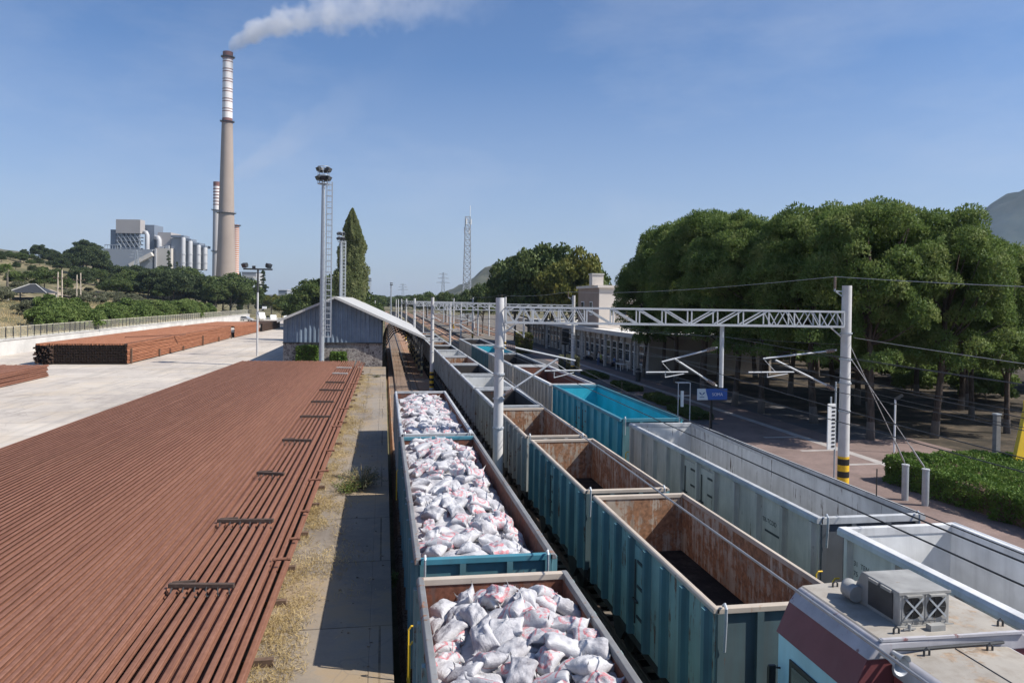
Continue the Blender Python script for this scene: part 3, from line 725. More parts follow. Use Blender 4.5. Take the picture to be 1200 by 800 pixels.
mb = MB(); mb.bar((.1,0,5.6),(.9,-.2,6.1),.05); mb.box((.6,-.35,5.95),(1.1,-.05,6.25)); mb.build('side_lamp', M['white'], root, world=False)

# ---------------------------------------------------------------- catenary poles, portals, wires
def cat_pole(name, loc, h, r0, r1, label, m=None, stripes=True, bracket=0, group='catenary poles'):
    root = thing(name, loc, label, 'catenary pole', group)
    mb = MB(); mb.tube([(0,0,-.2),(0,0,h)], [r0, r1], 18); mb.build('shaft', m or M['pole'], root, world=False, smooth='auto')
    if stripes:
        mb = MB(); mb.tube([(0,0,.35),(0,0,1.85)], [r0+.004, r0-.004], 18); mb.build('striped_band', M['stripe'], root, world=False, smooth='auto')
    mb = MB()
    for z in (h*.42, h*.55, h*.66, h*.78): mb = MB(); mb.tube([(0,0,z-.03),(0,0,z+.03)], [r0*.95+.025]*2, 14); mb.build('clamp', M['galv'], root, world=False)
    if bracket:
        mb = MB(); z = h-.25; b = bracket
        mb.bar((0,0,z),(b*.75,0,z+.03),.05); mb.bar((0,0,z-.32),(b*.65,0,z),.04); mb.bar((b*.72,0,z),(b*.72,0,z+.12),.05)
        mb.build('top_bracket', M['galv'], root, world=False)
        mb = MB()
        for i in range(6): mb.cyl((b*.72,0,z+.12+i*.08),(b*.72,0,z+.16+i*.08),.055,8)
        mb.cyl((b*.72,0,z+.1),(b*.72,0,z+.62),.025,6); mb.build('insulator', M['porcelain'], root, world=False)
    return root
def cantilever(parent, pts_up, pts_diag, pts_reg, pts_arm, y):
    """tubes of one catenary cantilever, given as x,z in the portal plane"""
    def T(mb, a, b, r): mb.tube([(a[0],y,a[1]),(b[0],y,b[1])], r, 8)
    mb = MB(); T(mb, *pts_up, .035); T(mb, *pts_diag, .04); T(mb, *pts_reg, .03); T(mb, *pts_arm, .022)
    mid = [(pts_up[0][0]*.85+pts_up[1][0]*.15, pts_up[0][1]*.85+pts_up[1][1]*.15)]*2
    T(mb, (pts_arm[0][0], pts_arm[0][1]+.25), pts_arm[0], .015)
    T(mb, ((pts_diag[0][0]+pts_reg[0][0])/2+.1, pts_up[0][1]-.05), ((pts_reg[0][0]*.4+pts_reg[1][0]*.6), pts_reg[0][1]), .012)
    c = mb.build('cantilever', M['galvlight'], parent, world=True)
    mb = MB()
    for a, b in (pts_up, pts_diag):
        A, B = Vector((a[0],y,a[1])), Vector((b[0],y,b[1]))
        d = (B-A).normalized()
        for i in range(5): mb.cyl(B-d*(.12+i*.075), B-d*(.16+i*.075), .075, 10)
    mb.build('insulator', M['porcelain'], c, world=True)
    return c
def portal(x0, y0, x1, y1, zt, hgt, label):
    root = thing('portal_truss', (x0, y0, zt-hgt), label, 'truss beam', 'overhead line portal trusses')
    A, B = Vector((x0,y0,0)), Vector((x1,y1,0)); d = (B-A); L = d.length; d.normalize(); nrm = Vector((-d.y, d.x, 0)); hw = .26
    def pt(s, k, top): q = A + d*s + nrm*(hw*k); return Vector((q.x, q.y, zt-.04 if top else zt-hgt+.04))
    mb = MB()
    for k in (-1, 1):
        for top in (0, 1): mb.bar(pt(0,k,top), pt(L,k,top), .075, .075)
    mb.build('chord', M['galvlight'], root)
    mb = MB(); n = 13; st = L/n
    for k in (-1, 1):
        for i in range(n+1): mb.bar(pt(min(i*st+.02, L),k,0), pt(min(i*st+.02, L),k,1), .045)
        for i in range(n):
            if i in (0, 1, 2, n-2, n-1, n-3):
                for j in range(3):
                    a, b = i*st+j*st/3, i*st+(j+1)*st/3
                    mb.bar(pt(a,k,j%2 == 0), pt(b,k,j%2 == 1), .035)
            elif i < n/2: mb.bar(pt(i*st,k,1), pt((i+1)*st,k,0), .05)
            else: mb.bar(pt(i*st,k,0), pt((i+1)*st,k,1), .05)
    for i in range(n*2+1):
        mb.bar(pt(min(i*st/2, L),-1,i%2), pt(min(i*st/2, L),1,i%2), .03); mb.bar(pt(min(i*st/2, L),-1,1-i%2), pt(min(i*st/2, L),1,1-i%2), .03)
    mb.build('web', M['galvlight'], root)
    return root
PL, PR = (4.46, 28.6), (18.45, 27.3)
p_left = cat_pole('catenary_pole', (*PL, -.3), 8.75, .215, .165, 'thick pale concrete catenary pole standing between the sack wagons and the middle train', bracket=0)
p_right = cat_pole('catenary_pole', (*PR, .4), 8.75, .225, .185, 'pale concrete catenary pole with black and yellow striped foot on the platform by the hedge', bracket=-.75)
tr = portal(4.68, 28.58, 18.22, 27.32, 8.13, .68, 'nearest pale lattice truss spanning from the thick pole to the platform pole')
def on(s): return (PL[0]+ (PR[0]-PL[0])*s/14.05, PL[1]+(PR[1]-PL[1])*s/14.05)
def cc(parent, *prs):
    y = on(prs[0][0][0])[1]
    f = [tuple((on(s)[0], z) for s, z in pr) for pr in prs]
    return cantilever(parent, *f, y)
xp, yp = on(8.9)
mb = MB(); mb.tube([(xp,yp,7.5),(xp,yp,5.0)], .085, 10); mb.build('drop_post', M['galvlight'], tr)
cc(tr, [(6.47,6.0),(8.82,6.58)], [(6.98,6.14),(8.82,5.03)], [(5.82,5.59),(7.58,5.6)], [(6.62,5.39),(7.41,5.53)])
xq, yq = on(.95)
mb = MB(); mb.tube([(xq,yq,7.5),(xq,yq,6.9)], .03, 6); mb.build('drop_rod', M['galvlight'], tr)
mb = MB(); mb.bar((*on(13.4),7.45),(*on(13.95),7.0),.05); mb.bar((*on(.65),7.45),(*on(.1),7.0),.05); mb.build('knee_brace', M['galvlight'], tr)
cc(p_left, [(3.0,6.02),(.12,6.62)], [(2.3,6.1),(.12,4.66)], [(1.77,5.62),(3.3,5.64)], [(2.15,5.35),(2.95,5.55)])
cc(p_right, [(10.62,6.17),(13.85,6.52)], [(11.15,6.11),(13.85,4.9)], [(9.99,5.62),(11.97,5.63)], [(10.81,5.42),(11.69,5.56)])
# guy stays of the platform pole and their two anchor tubes
for k, (z0, ax, ay) in enumerate(((6.9, 21.2, 27.2), (6.3, 21.45, 26.35))):
    mb = MB(); mb.tube([(0,0,-.1),(0,0,1.42)], [.13,.13], 14); a = thing('anchor_post', (ax,ay,.4), ('short grey steel anchor tube, farther of the pair beside the hedge', 'short grey steel anchor tube, nearer of the pair beside the hedge')[k], 'anchor post', 'stay anchor tubes')
    mb.build('tube', M['galv'], a, world=False, smooth='auto')
    mb = MB(); mb.cyl((0,0,1.42),(0,0,1.47),.15,14); mb.build('cap', M['galvlight'], a, world=False)
    g = MB(); p0 = Vector((18.55, 27.3-.1*k, z0)); p1 = Vector((ax,ay,1.85)); g.tube([p0, p1], .016, 6); q = p0.lerp(p1, .8); g.tube([q, p0.lerp(p1, .97)], .035, 6)
    tag(g.build('stay_rod', M['wirelight']), ('upper stay rod from the striped platform pole to its anchor tube', 'lower stay rod from the striped platform pole to its anchor tube')[k], 'stay rod', 'stay rods')
lab = ['second concrete catenary pole beyond the three sack wagons, by the shed eaves', 'third catenary pole along the tracks past the shed', 'fourth catenary pole along the tracks', 'fifth catenary pole along the tracks', 'distant catenary pole along the tracks', 'farthest catenary pole of the left row']
for k, y in enumerate((70.6, 112, 154, 197, 240, 283)):
    cat_pole('catenary_pole', (4.55, y, -.3), 8.9, .2, .15, lab[k])
rowr = ['catenary pole at the platform side of the second truss', 'catenary pole at the platform side of the third truss', 'catenary pole at the platform side of the fourth truss', 'catenary pole at the platform side of the fifth truss']
for k, y in enumerate((70.6, 112, 154, 197)):
    cat_pole('catenary_pole', (18.3, y, .3), 8.7, .2, .16, rowr[k], bracket=-.75)
    t2 = portal(4.75, y, 18.1, y, 8.1, .68, ('second lattice truss over the tracks, beyond the nearest one', 'third lattice truss over the tracks', 'fourth lattice truss over the tracks', 'farthest lattice truss over the tracks')[k])
    if k < 3:
        for xx in (8.9, 13.35):
            mb = MB(); mb.tube([(xx,y,7.5),(xx,y,5.0)], .075, 8); mb.build('drop_post', M['galvlight'], t2)
            cantilever(t2, [(xx-2.3,6.0),(xx-.05,6.55)], [(xx-1.8,6.1),(xx-.05,5.03)], [(xx-3,5.6),(xx-1.3,5.6)], [(xx-2.2,5.4),(xx-1.4,5.53)], y)
for k, (x, y) in enumerate(((9.2,104),(9.2,176),(-2.2,190),(13.9,135),(24,170),(26,215),(-4.5,238),(22,262),(12,300),(16,245))):
    o = cat_pole('catenary_pole', (x,y,-.3), 8.4, .17, .13, 'slim pale catenary pole among the far tracks', stripes=False)
def wire(pts, r, m, label, n=14, sag=0.0, name='overhead_wire'):
    out = []
    for a, b in zip(pts[:-1], pts[1:]):
        a, b = Vector(a), Vector(b)
        for i in range(n): 
            s = i/n; p = a.lerp(b, s); p.z -= sag*4*s*(1-s); out.append(p)
    out.append(Vector(pts[-1])); mb = MB(); mb.tube(out, r, 5)
    return tag(mb.build(name, m, smooth=True), label, 'overhead wire', 'overhead line wires')
ysup = (-6, 28.2, 70.6, 112, 154, 197)
def contact(x, label1, label2, zc=5.38, stag=.2, drop=True):
    w1 = wire([(x+(stag if i%2 else -stag), y, zc) for i, y in enumerate(ysup)], .012, M['wire'], label1, 4)
    w2 = wire([(x+(stag if i%2 else -stag)*.6, y, 6.1 if y > 0 else 5.85) for i, y in enumerate(ysup)], .012, M['wire'], label2, 10, .35)
    return w1
contact(6.75, 'contact wire over the middle train', 'sagging messenger wire over the middle train')
contact(11.35, 'contact wire over the right hand train of blue and grey wagons', 'sagging messenger wire over the right hand train')
contact(15.2, 'contact wire over the track beside the platform', 'sagging messenger wire over the track beside the platform')
wire([(6.95,-6,5.62),(6.95,28.2,5.6)], .008, M['wire'], 'second contact wire running beside the first over the middle train', 6)
mb = MB()
for y in (9.5, 15, 21): mb.bar((6.95,y,5.62),(6.95,y,6.0-.0*y),.012)
tag(mb.build('dropper_wires', M['wire']), 'short vertical droppers hanging between the wires over the middle train', 'dropper wires', 'overhead line wires')
wire([(4.55,-4,5.15),(4.62,28.5,5.4)], .017, M['wirelight'], 'thick pale cable running from the thick pole towards the locomotive roof', 14, .12)
wire([(17.9,-6,8.3),(17.91,27.3,9.5),(17.76,70.6,9.35),(17.76,112,9.3),(17.76,154,9.3)], .012, M['wirelight'], 'pale feeder wire along the tops of the platform side poles', 10, .3)
wire([(19.2,-2,6.4),(18.75,27.2,7.05)], .012, M['wirelight'], 'pale cable from the striped platform pole towards the right', 10, .25)
wire([(18.6,27.3,6.75),(18.4,70.6,6.7)], .011, M['wire'], 'dark cable along the platform side poles under the pine crowns', 10, .3)
wire([(13.6,-6,6.9),(13.7,28,7.0),(13.6,70,7.0)], .011, M['wire'], 'dark feeder wire between the right hand train and the platform track', 8, .3)
wire([(18.9,-6,4.9),(18.75,27.3,5.0),(19.2,70.6,5.0)], .011, M['wire'], 'low dark cable along the platform poles', 10, .25)
wire([(22.5,-6,6.2),(19.0,27.3,6.2),(26,60,6.0)], .010, M['wire'], 'dark wire slanting over the hedge to the pine row', 10, .35)
wire([(16.6,-6,5.7),(16.6,28,5.75),(16.6,70,5.7)], .011, M['wire'], 'dark wire low beside the platform track', 8, .15)
wire([(4.3,28.6,7.6),(4.4,70.6,7.7),(4.4,112,7.7)], .010, M['wire'], 'dark feeder wire along the left row of poles', 8, .3)
# ---------------------------------------------------------------- stored rails
FLIP_PROF = [(a*.655, b) for a, b in RAIL_PROF[:1]] + [(-.03,0),(.03,0)] + [(a*.655, b) for a, b in RAIL_PROF[1:-1]]
FLIP_PROF = FLIP_PROF[:3] + FLIP_PROF[3:]
def rail_mesh(L, seed, mats, wob=.012, seg=14, flip=False):
    r_ = random.Random(seed); mb = MB(); n = len(FLIP_PROF if flip else RAIL_PROF); vs_ = []
    ph = [r_.uniform(0, 6.28) for _ in range(3)]
    for i in range(seg+1):
        y = L*i/seg; dx = wob*(math.sin(y*.21+ph[0])+.6*math.sin(y*.47+ph[1]))
        vs_ += [(a+dx, y, (.172-b-.35*abs(a)*(b < .02)) if flip else b) for a, b in (FLIP_PROF if flip else RAIL_PROF)]
    fs = [(i*n+k, (i+1)*n+k, (i+1)*n+(k+1)%n, i*n+(k+1)%n) for i in range(seg) for k in range(n)]
    mb.add(vs_, fs, 0); mb.add(vs_[:n], [tuple(range(n))], 1); mb.add(vs_[-n:], [tuple(range(n))], 1)
    o = mb.build('rail', mats); me = o.data; bpy.data.objects.remove(o); return me
def lay(me, p, q, label, group, flip=False):
    o = ob('rail', me); o.location = p; d = Vector(q)-Vector(p)
    o.rotation_euler = (0, 0, -math.atan2(d.x, d.y))
    return tag(o, label, 'rail', group)
def pile_of_rails(rows, mats, name, label, group):
    """many rails of one heap as one mesh: rows = (x0, y0, x1, y1, z)"""
    prof = [(-.075,0),(.075,0),(.075,.02),(.012,.04),(.012,.125),(.036,.14),(.036,.172),(-.036,.172),(-.036,.14),(-.012,.125),(-.012,.04),(-.075,.02)]
    n = len(prof); mb = MB()
    for x0, y0, x1, y1, z in rows:
        vs_ = [(x0+a, y0, z+b) for a, b in prof] + [(x1+a, y1, z+b) for a, b in prof]
        mb.add(vs_, [(k, n+k, n+(k+1)%n, (k+1)%n) for k in range(n)], 0); mb.add(vs_, [tuple(range(n)), tuple(range(n, 2*n))], 1)
    o = mb.build(name, mats); return tag(o, label, 'rails', group, 'stuff')
rr = random.Random(12)
RM = [M['rail'], M['railend']]
A_me = [rail_mesh(74, s, RM, .008, flip=True) for s in range(5)]
Y0A, Y1A, TOPA = 6.0, 80.0, 1.85-.172
GA = 'rails of the big foreground stack'
NA = 60
def ax(i):   # fan of the top layer: x at the near end and at the far end
    f = i/(NA-1); return (-4.78 + (-16.75+4.78)*f, -4.42 + (-14.2+4.42)*f)
for i in range(NA):
    x0, x1 = ax(i)
    o = lay(A_me[i % 5], (x0, Y0A+rr.uniform(-.5,.3), TOPA+rr.uniform(-.004,.004)), (x1, Y1A, TOPA), 'rusty rail in the closely packed top layer of the big foreground stack', GA)
gap_x = [(-4.52+.222*i, -4.22+.20*i) for i in range(7)]
for x0, x1 in gap_x:
    lay(rr.choice(A_me), (x0, Y0A, TOPA), (x1+.05, 77+rr.uniform(-1,1), TOPA), 'rusty rail of the widely spaced set held under the hooked cross bars', GA+', spaced set')
for x0, x1, z, lab_ in ((-2.93,-2.62,TOPA,'rusty rail on top beside the widely spaced set'), (-2.76,-2.45,TOPA,'rusty rail on the very right edge of the stack top'), (-2.62,-2.26,TOPA-.172,'rusty rail lying one layer lower along the right edge of the stack'), (-2.50,-2.12,TOPA-.36,'rusty rail lying two layers lower along the right edge of the stack'), (-2.52,-2.10,TOPA-.53,'lowest rusty rail along the right foot of the big stack')):
    lay(rr.choice(A_me), (x0, Y0A, z), (x1, 76+rr.uniform(-2,1), z), lab_, GA)
rows = []
for L in range(1, 4):
    z = TOPA - .172*L
    for i in range(NA+10):
        f = i/(NA+9); rows.append((-2.85-13.85*f+(.08 if L % 2 else 0), 6.2+rr.uniform(-.4,.4), -2.55-11.6*f, 79.6+rr.uniform(-.5,.3)-(3 if f < .15 else 0), z))
pile_of_rails(rows, RM, 'rail_layers', 'lower layers of rusty rails beneath the top layer of the big foreground stack', GA)
# timber and steel bearers under the stack, ends sticking out on the right
y = 9.0; k = 0
while y < 76:
    for z in (1.0, ):
        mb = MB(); mb.box((-3.4,y-.07,0),( -2.5+rr.uniform(.0,.35)+ .005*y, y+.07, .15)); o = mb.build('timber_bearer', M['wood']); o.location = (0,0,1.0)
        tag(o, 'dark timber bearer end sticking out under the right edge of the big rail stack', 'timber', 'bearers under the big rail stack')
    if rr.random() < .75:
        yy = y+rr.uniform(.2,1.2); l = rr.uniform(.25,.6)
        mb = MB(); mb.cyl((-2.7+.0045*y,yy,0), (-2.7+.0045*y+l,yy+.02,0), .04, 8); mb.cyl((-2.68+.0045*y,yy,0),(-2.62+.0045*y,yy,0), .055, 8); mb.cyl((-2.75+.0045*y+l,yy+.02,0),(-2.68+.0045*y+l,yy+.02,0), .055, 8)
        o = mb.build('steel_spacer', M['rail'], smooth='auto'); o.location = (0,0,1.86+.03 if rr.random() < .4 else 1.62)
        tag(o, 'short rusty spacer rod poking out from the right side of the big rail stack', 'spacer', 'spacer rods of the big rail stack')
    y += rr.uniform(2.0, 3.4); k += 1
M['darktimber'] = plain('dark_rusty_bar', (.07,.045,.034), .85, 0, .35, 6, .3)
pos = ['nearest', 'second nearest', 'third nearest', 'fourth nearest', 'fifth nearest', 'sixth nearest', 'seventh nearest', 'eighth nearest', 'second farthest', 'farthest']
for k, (y, xa, xb) in enumerate(((17.3,-4.62,-3.2),(22.2,-4.62,-3.05),(28.1,-4.5,-3.5),(34.6,-4.45,-3.12),(41.5,-4.42,-2.75),(47.5,-4.4,-3.0),(53.5,-4.4,-2.7),(58.5,-4.35,-2.9),(65.5,-4.3,-3.0),(71.0,-4.3,-2.9))):
    root = thing('spreader_bar', ((xa+xb)/2, y, 1.855), pos[k]+' hooked cross bar lying over the widely spaced rails on the big stack', 'cross bar', 'hooked cross bars on the big rail stack')
    tilt = rr.uniform(-.15,-.07)
    mb = MB(); mb.bar((xa,y-tilt,1.915),(xb,y+tilt,1.915),.11,.10); mb.bar((xa+.05,y+.09-tilt,1.94),(xa+.55,y+.10-tilt,1.95),.06,.05); mb.build('bar', M['darktimber'] if k < 8 else M['conc'], root, bevel=.012)
    for j in range(6):
        x = xa+.1+j*(xb-xa-.2)/5
        if rr.random() < .85:
            mb = MB(); mb.tube([(x,y-.05,1.9),(x,y-.12,1.87),(x+.01,y-.19,1.80),(x+.03,y-.2,1.74),(x+.06,y-.15,1.72)], .017, 6); mb.build('hook', M['darksteel'], root)

# second and third stacks across the yard
OM = [M['railorange'], M['railend']]
B_me = [rail_mesh(55, 20+s, OM, .03) for s in range(4)]
GB = 'rails of the far orange stack'
rows = []; nB, zB = 57, 12
for L in range(zB):
    z = 1.14 + .172*L
    for i in range(nB):
        x = -26.95 - i*.157; y0 = 85.0 + rr.uniform(-.02,.02) - (rr.uniform(0,.9) if i > 45 else 0)
        if L == zB-1 and i > 2: lay(rr.choice(B_me), (x, y0+rr.uniform(.0,.04), z), (x+.1, y0+55, z), 'orange rusty rail in the top layer of the high stack along the retaining wall', GB)
        elif i == 0: lay(rr.choice(B_me), (x+rr.uniform(-.03,.03), y0, z), (x-.05, y0+55, z), 'orange rusty rail in the right face of the high stack along the retaining wall', GB+', right face')
        else: rows.append((x, y0, x+.05, y0+55, z))
S_me = [rail_mesh(24, 60+s, OM, .03) for s in range(3)]
for i in range(57):
    x = -26.9-i*.151; lay(rr.choice(S_me), (x, 142+rr.uniform(-.3,.3), 3.0), (x+.5, 166, 3.0), 'orange rusty rail on top of the farther stack behind the high orange stack', 'rails of the farther orange stack')
for L in range(11): lay(rr.choice(S_me), (-26.8, 142+rr.uniform(-.3,.3), 1.12+.172*L), (-26.3, 166, 1.12+.172*L), 'orange rusty rail in the right face of the farther orange stack', 'rails of the farther orange stack')
for i in range(58): rows.append((-26.9-i*.15, 142, -26.4-i*.15, 166, 2.83))
for L in range(9):
    for i in (0, 1, 2): rows.append((-26.0-i*.16, 168, -25.2-i*.16, 190, 1.1+.172*L))
for i in range(40): rows.append((-26.0-i*.16, 168, -25.2-i*.16, 190, 2.6))
pile_of_rails(rows, [M['raildark'], M['railend']], 'rail_layers', 'inner rails and dark cut ends of the high orange stack along the retaining wall', GB)
for k, y in enumerate((85.8, 96, 107, 118, 129, 139)):
    mb = MB(); mb.box((-26.86,y,1.0),(-26.7,y+.16,1.5+rr.random()*1.3)); tag(mb.build('timber_bearer', M['wood']), 'dark upright stake against the right face of the high orange stack', 'timber', 'stakes of the orange rail stack')
lay(rail_mesh(9, 77, RM), (-31.0,97,3.2), (-29.2,99.6,3.2), 'single dark rail lying across the top of the high orange stack', GB)
C_me = [rail_mesh(24, 40+s, RM, .02) for s in range(3)]
rows = []
for L in range(6):
    z = 1.06 + .172*L
    for i in range(44):
        x = -29.5 - i*.155; y1 = 72 + rr.uniform(-.4,.4)
        if L == 5 and i < 40: lay(rr.choice(C_me), (x, y1-24, z), (x, y1, z), 'dull red rail in the top layer of the low stack at the left edge', 'rails of the low left stack')
        elif i == 0: lay(rr.choice(C_me), (x+rr.uniform(-.05,.12), y1-24, z), (x, y1, z), 'dull red rail in the right face of the low stack at the left edge', 'rails of the low left stack, right face')
        else: rows.append((x, y1-24, x, y1, z))
pile_of_rails(rows, RM, 'rail_layers', 'inner rails of the low dull red stack at the left edge', 'rails of the low left stack')

# ---------------------------------------------------------------- goods wagons
M['teal'] = painted('faded_teal_paint', (.22,.345,.335), amt=.52, streak=.65, dirtamt=.6, dirt=(.20,.20,.18))
M['tealdark'] = painted('dark_teal_paint', (.075,.18,.21), amt=.35, dirtamt=.4)
M['bluecyan'] = painted('bright_cyan_blue_paint', (.03,.30,.40), amt=.06, dirtamt=.12)
M['bluecyan_in'] = painted('bright_cyan_inside', (.02,.36,.46), amt=.1, dirtamt=.1)
M['greyw'] = painted('grey_wagon_paint', (.52,.465,.41), rust=(.10,.055,.035), amt=.40, dirtamt=.4, streak=.7)
M['greyin'] = painted('grey_inside_scraped', (.58,.585,.575), rust=(.06,.035,.025), amt=.42, dirtamt=.25, streak=.8)
M['palew'] = painted('pale_grey_wagon_paint', (.70,.645,.585), rust=(.09,.05,.035), amt=.16, dirtamt=.25)
M['palein'] = painted('pale_inside', (.68,.68,.67), rust=(.07,.04,.03), amt=.22, dirtamt=.2)
M['greygreen'] = painted('weathered_grey_green_paint', (.33,.34,.32), amt=.45, dirtamt=.55)
M['rustin'] = painted('rusted_inside', (.41,.35,.28), rust=(.25,.13,.07), dirt=(.14,.085,.055), amt=.78, rough=.85, dirtamt=.85, streak=.45)
M['rustdark'] = painted('dark_rust_inside', (.12,.06,.045), rust=(.16,.06,.035), amt=.8, rough=.85, dirtamt=.3)
M['coalin'] = painted('coal_stained_inside', (.035,.03,.028), rust=(.07,.03,.022), amt=.5, rough=.9, dirtamt=.2, dirt=(.09,.085,.08))
M['coalfloor'] = soil_mat('coal_dust_floor', (.010,.009,.009), (.022,.019,.018), (.06,.05,.045), 1.2, .8, 12)
M['rimrust'] = painted('worn_rim_pale', (.44,.37,.30), rust=(.27,.17,.11), dirt=(.45,.40,.36), amt=.3, rough=.75, dirtamt=.5)
M['rimdark'] = painted('worn_rim_dark', (.20,.20,.20), rust=(.2,.1,.06), amt=.5, dirtamt=.4)
M['rimgrey'] = painted('worn_rim_grey', (.42,.43,.44), amt=.3, dirtamt=.4)
M['rimblue'] = painted('rim_blue', (.045,.19,.25), amt=.25, dirtamt=.3)
M['rimpale'] = painted('rim_pale', (.60,.60,.60), amt=.15, dirtamt=.25)
M['underframe'] = plain('sooty_underframe', (.035,.032,.03), .8, .1, .4, 3)
def wheelset_bm(x, y, r=.46):
    mb = MB()
    for s in (-1, 1):
        mb.tube([(x+s*.70,y,r),(x+s*.715,y,r),(x+s*.73,y,r),(x+s*.82,y,r)], [r*.3,r+.03,r+.03,r], 20)
        mb.tube([(x+s*.82,y,r),(x+s*.84,y,r)], [r-.03,r*.75], 20)
    mb.cyl((x-.9,y,r),(x+.9,y,r),.08,10); return mb
def bogie(root, x, y):
    mb = MB()
    for s in (-1, 1):
        mb.prism([(y-1.25,.62),(y-.5,.78),(y+.5,.78),(y+1.25,.62),(y+1.25,.42),(y+.9,.38),(y+.45,.30),(y-.45,.30),(y-.9,.38),(y-1.25,.42)], 'x', x+s*1.0-.06, x+s*1.0+.06)
        for q in (-.9,.9): mb.box((x+s*1.0-.1,y+q-.16,.32),(x+s*1.0+.1,y+q+.16,.62))
    mb.box((x-.95,y-.2,.5),(x+.95,y+.2,.85)); b = mb.build('bogie', M['underframe'], root)
    for q in (-.9,.9): wheelset_bm(x, y+q).build('wheelset', M['underframe'], b, smooth='auto')
def wagon(label, xc, y0, y1, hw, zt, mats, posts, doors=(), rim=(.15,.13), bogies=True, group='open goods wagons', cat='wagon', rails=None, lean=0, zf=1.22, text=None, pd=.135, pe=None, pm=None, fl=None, em=None, hooks=True):
    """open goods wagon: y0 near rim, y1 far rim; mats = outer, inner, floor, rim"""
    mo, mi_, mf, mr = mats; L = y1-y0
    root = thing('goods_wagon', (xc, (y0+y1)/2, 0), label, cat, group)
    xo = hw-.15; rw, rh = rim; rw += .05; fl = fl or zf
    def wall(name, a, b, outer_face):
        mb = MB(); mb.box(a, b, 0); mb.m[outer_face] = 1   # one face of the sheet shows the inside
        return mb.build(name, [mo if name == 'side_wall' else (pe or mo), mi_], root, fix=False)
    # box faces: 0 bottom 1 top 2 -y 3 +x 4 +y 5 -x
    wl_ = wall('side_wall', (xc-xo,y0+.06,zf-.15), (xc-xo+.05,y1-.06,zt-.02), 3)
    wr_ = wall('side_wall', (xc+xo-.05,y0+.06,zf-.15), (xc+xo,y1-.06,zt-.02), 5)
    wn_ = wall('end_wall', (xc-xo+.052,y0+.07,zf-.15), (xc+xo-.052,y0+.12,zt-.02), 4)
    wf_ = wall('end_wall', (xc-xo+.052,y1-.12,zf-.15), (xc+xo-.052,y1-.07,zt-.02), 2)
    mb = MB(); mb.box((xc-xo+.053,y0+.121,zf-.1),(xc+xo-.053,y1-.121,fl)); mb.build('floor', mf, root)
    mb = MB(); z0, z1 = zt-rh, zt
    prof = [(-.03,z0),(rw-.03,z0+rh*.12),(rw-.03,z1-rh*.35),(rw-.07,z1),(-.02,z1)]
    mb.prism([(xc-xo+.05-a-.02, b) for a, b in prof], 'y', y0, y1); mb.build('side_rim', mr, root, bevel=.012)
    mb = MB(); mb.prism([(xc+xo-.05+a+.02, b) for a, b in prof], 'y', y0, y1); mb.build('side_rim', mr, root, bevel=.012)
    for ya_, yb_ in ((y0,y0+.14),(y1-.14,y1)): mb = MB(); mb.box((xc-xo-.0,ya_,zt-rh-.004),(xc+xo,yb_,zt-.006)); mb.build('end_rim', em or mr, root, bevel=.012)
    # posts with gaps where the doors are
    ys = [y0+.25+(L-.5)*i/(posts-1) for i in range(posts)]
    for s in (-1, 1):
        for i, y in enumerate(ys):
            x = xc+s*xo
            mb = MB(); mb.prism([(x,y-.10),(x+s*.05,y-.075),(x+s*pd,y-.06),(x+s*pd,y+.06),(x+s*.05,y+.075),(x,y+.10)], 'z', zf-.12, zt-rh+.004)
            mb.build('post', pm or mo, root)
        for d in doors:
            ya, yb = ys[d]+.12, ys[d+1]-.12
            mb = MB(); x = xc+s*xo; mb.box((min(x,x+s*.03),ya,zf+.1),(max(x,x+s*.03),yb,zt-rh-.12)); dd = mb.build('door', mo, root, bevel=.008)
            mb = MB(); xx = x+s*.03
            for z in (zf+.35, zf+1.0, zt-.55): mb.box((min(xx,xx+s*.022),ya+.02,z),(max(xx,xx+s*.022),ya+.5,z+.06))
            mb.tube([(xx+s*.03,yb-.15,zf+.2),(xx+s*.03,yb-.15,zt-.5)], .018, 6); mb.bar((xx+s*.03,yb-.3,zf+.7),(xx+s*.03,yb-.02,zf+.7),.04)
            mb.build('latch', M['darksteel'], dd)
    for ye, s in ((y0+.07,-1),(y1-.07,1)):
        for x in (xc-xo*.93, xc-xo*.35, xc+xo*.35, xc+xo*.93):
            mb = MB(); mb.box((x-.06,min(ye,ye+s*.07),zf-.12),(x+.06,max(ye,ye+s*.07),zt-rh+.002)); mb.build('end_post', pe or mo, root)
    mb = MB()
    for s in (-1, 1): mb.box((xc+s*(xo-.08)-.07,y0+.05,.88),(xc+s*(xo-.08)+.07,y1-.05,1.10))
    for y in (y0-.02, y1-.14): mb.box((xc-xo+.1,y,.82),(xc+xo-.1,y+.16,1.14))
    mb.box((xc-.2,y0+.2,.85),(xc+.2,y1-.2,1.08)); mb.build('underframe', M['underframe'], root)
    if bogies:
        bogie(root, xc, y0+2.3); bogie(root, xc, y1-2.3)
    else:
        for y in (y0+1.7, y1-1.7):
            wheelset_bm(xc, y, .48).build('wheelset', M['underframe'], root, smooth='auto')
            mb = MB()
            for s in (-1, 1): mb.prism([(y-.9,.92),(y+.9,.92),(y+.5,.72),(y+.16,.36),(y-.16,.36),(y-.5,.72)], 'x', xc+s*1.02-.05, xc+s*1.02+.05)
            mb.build('axle_guard', M['underframe'], root)
    gapb = .38 if bogies else .16
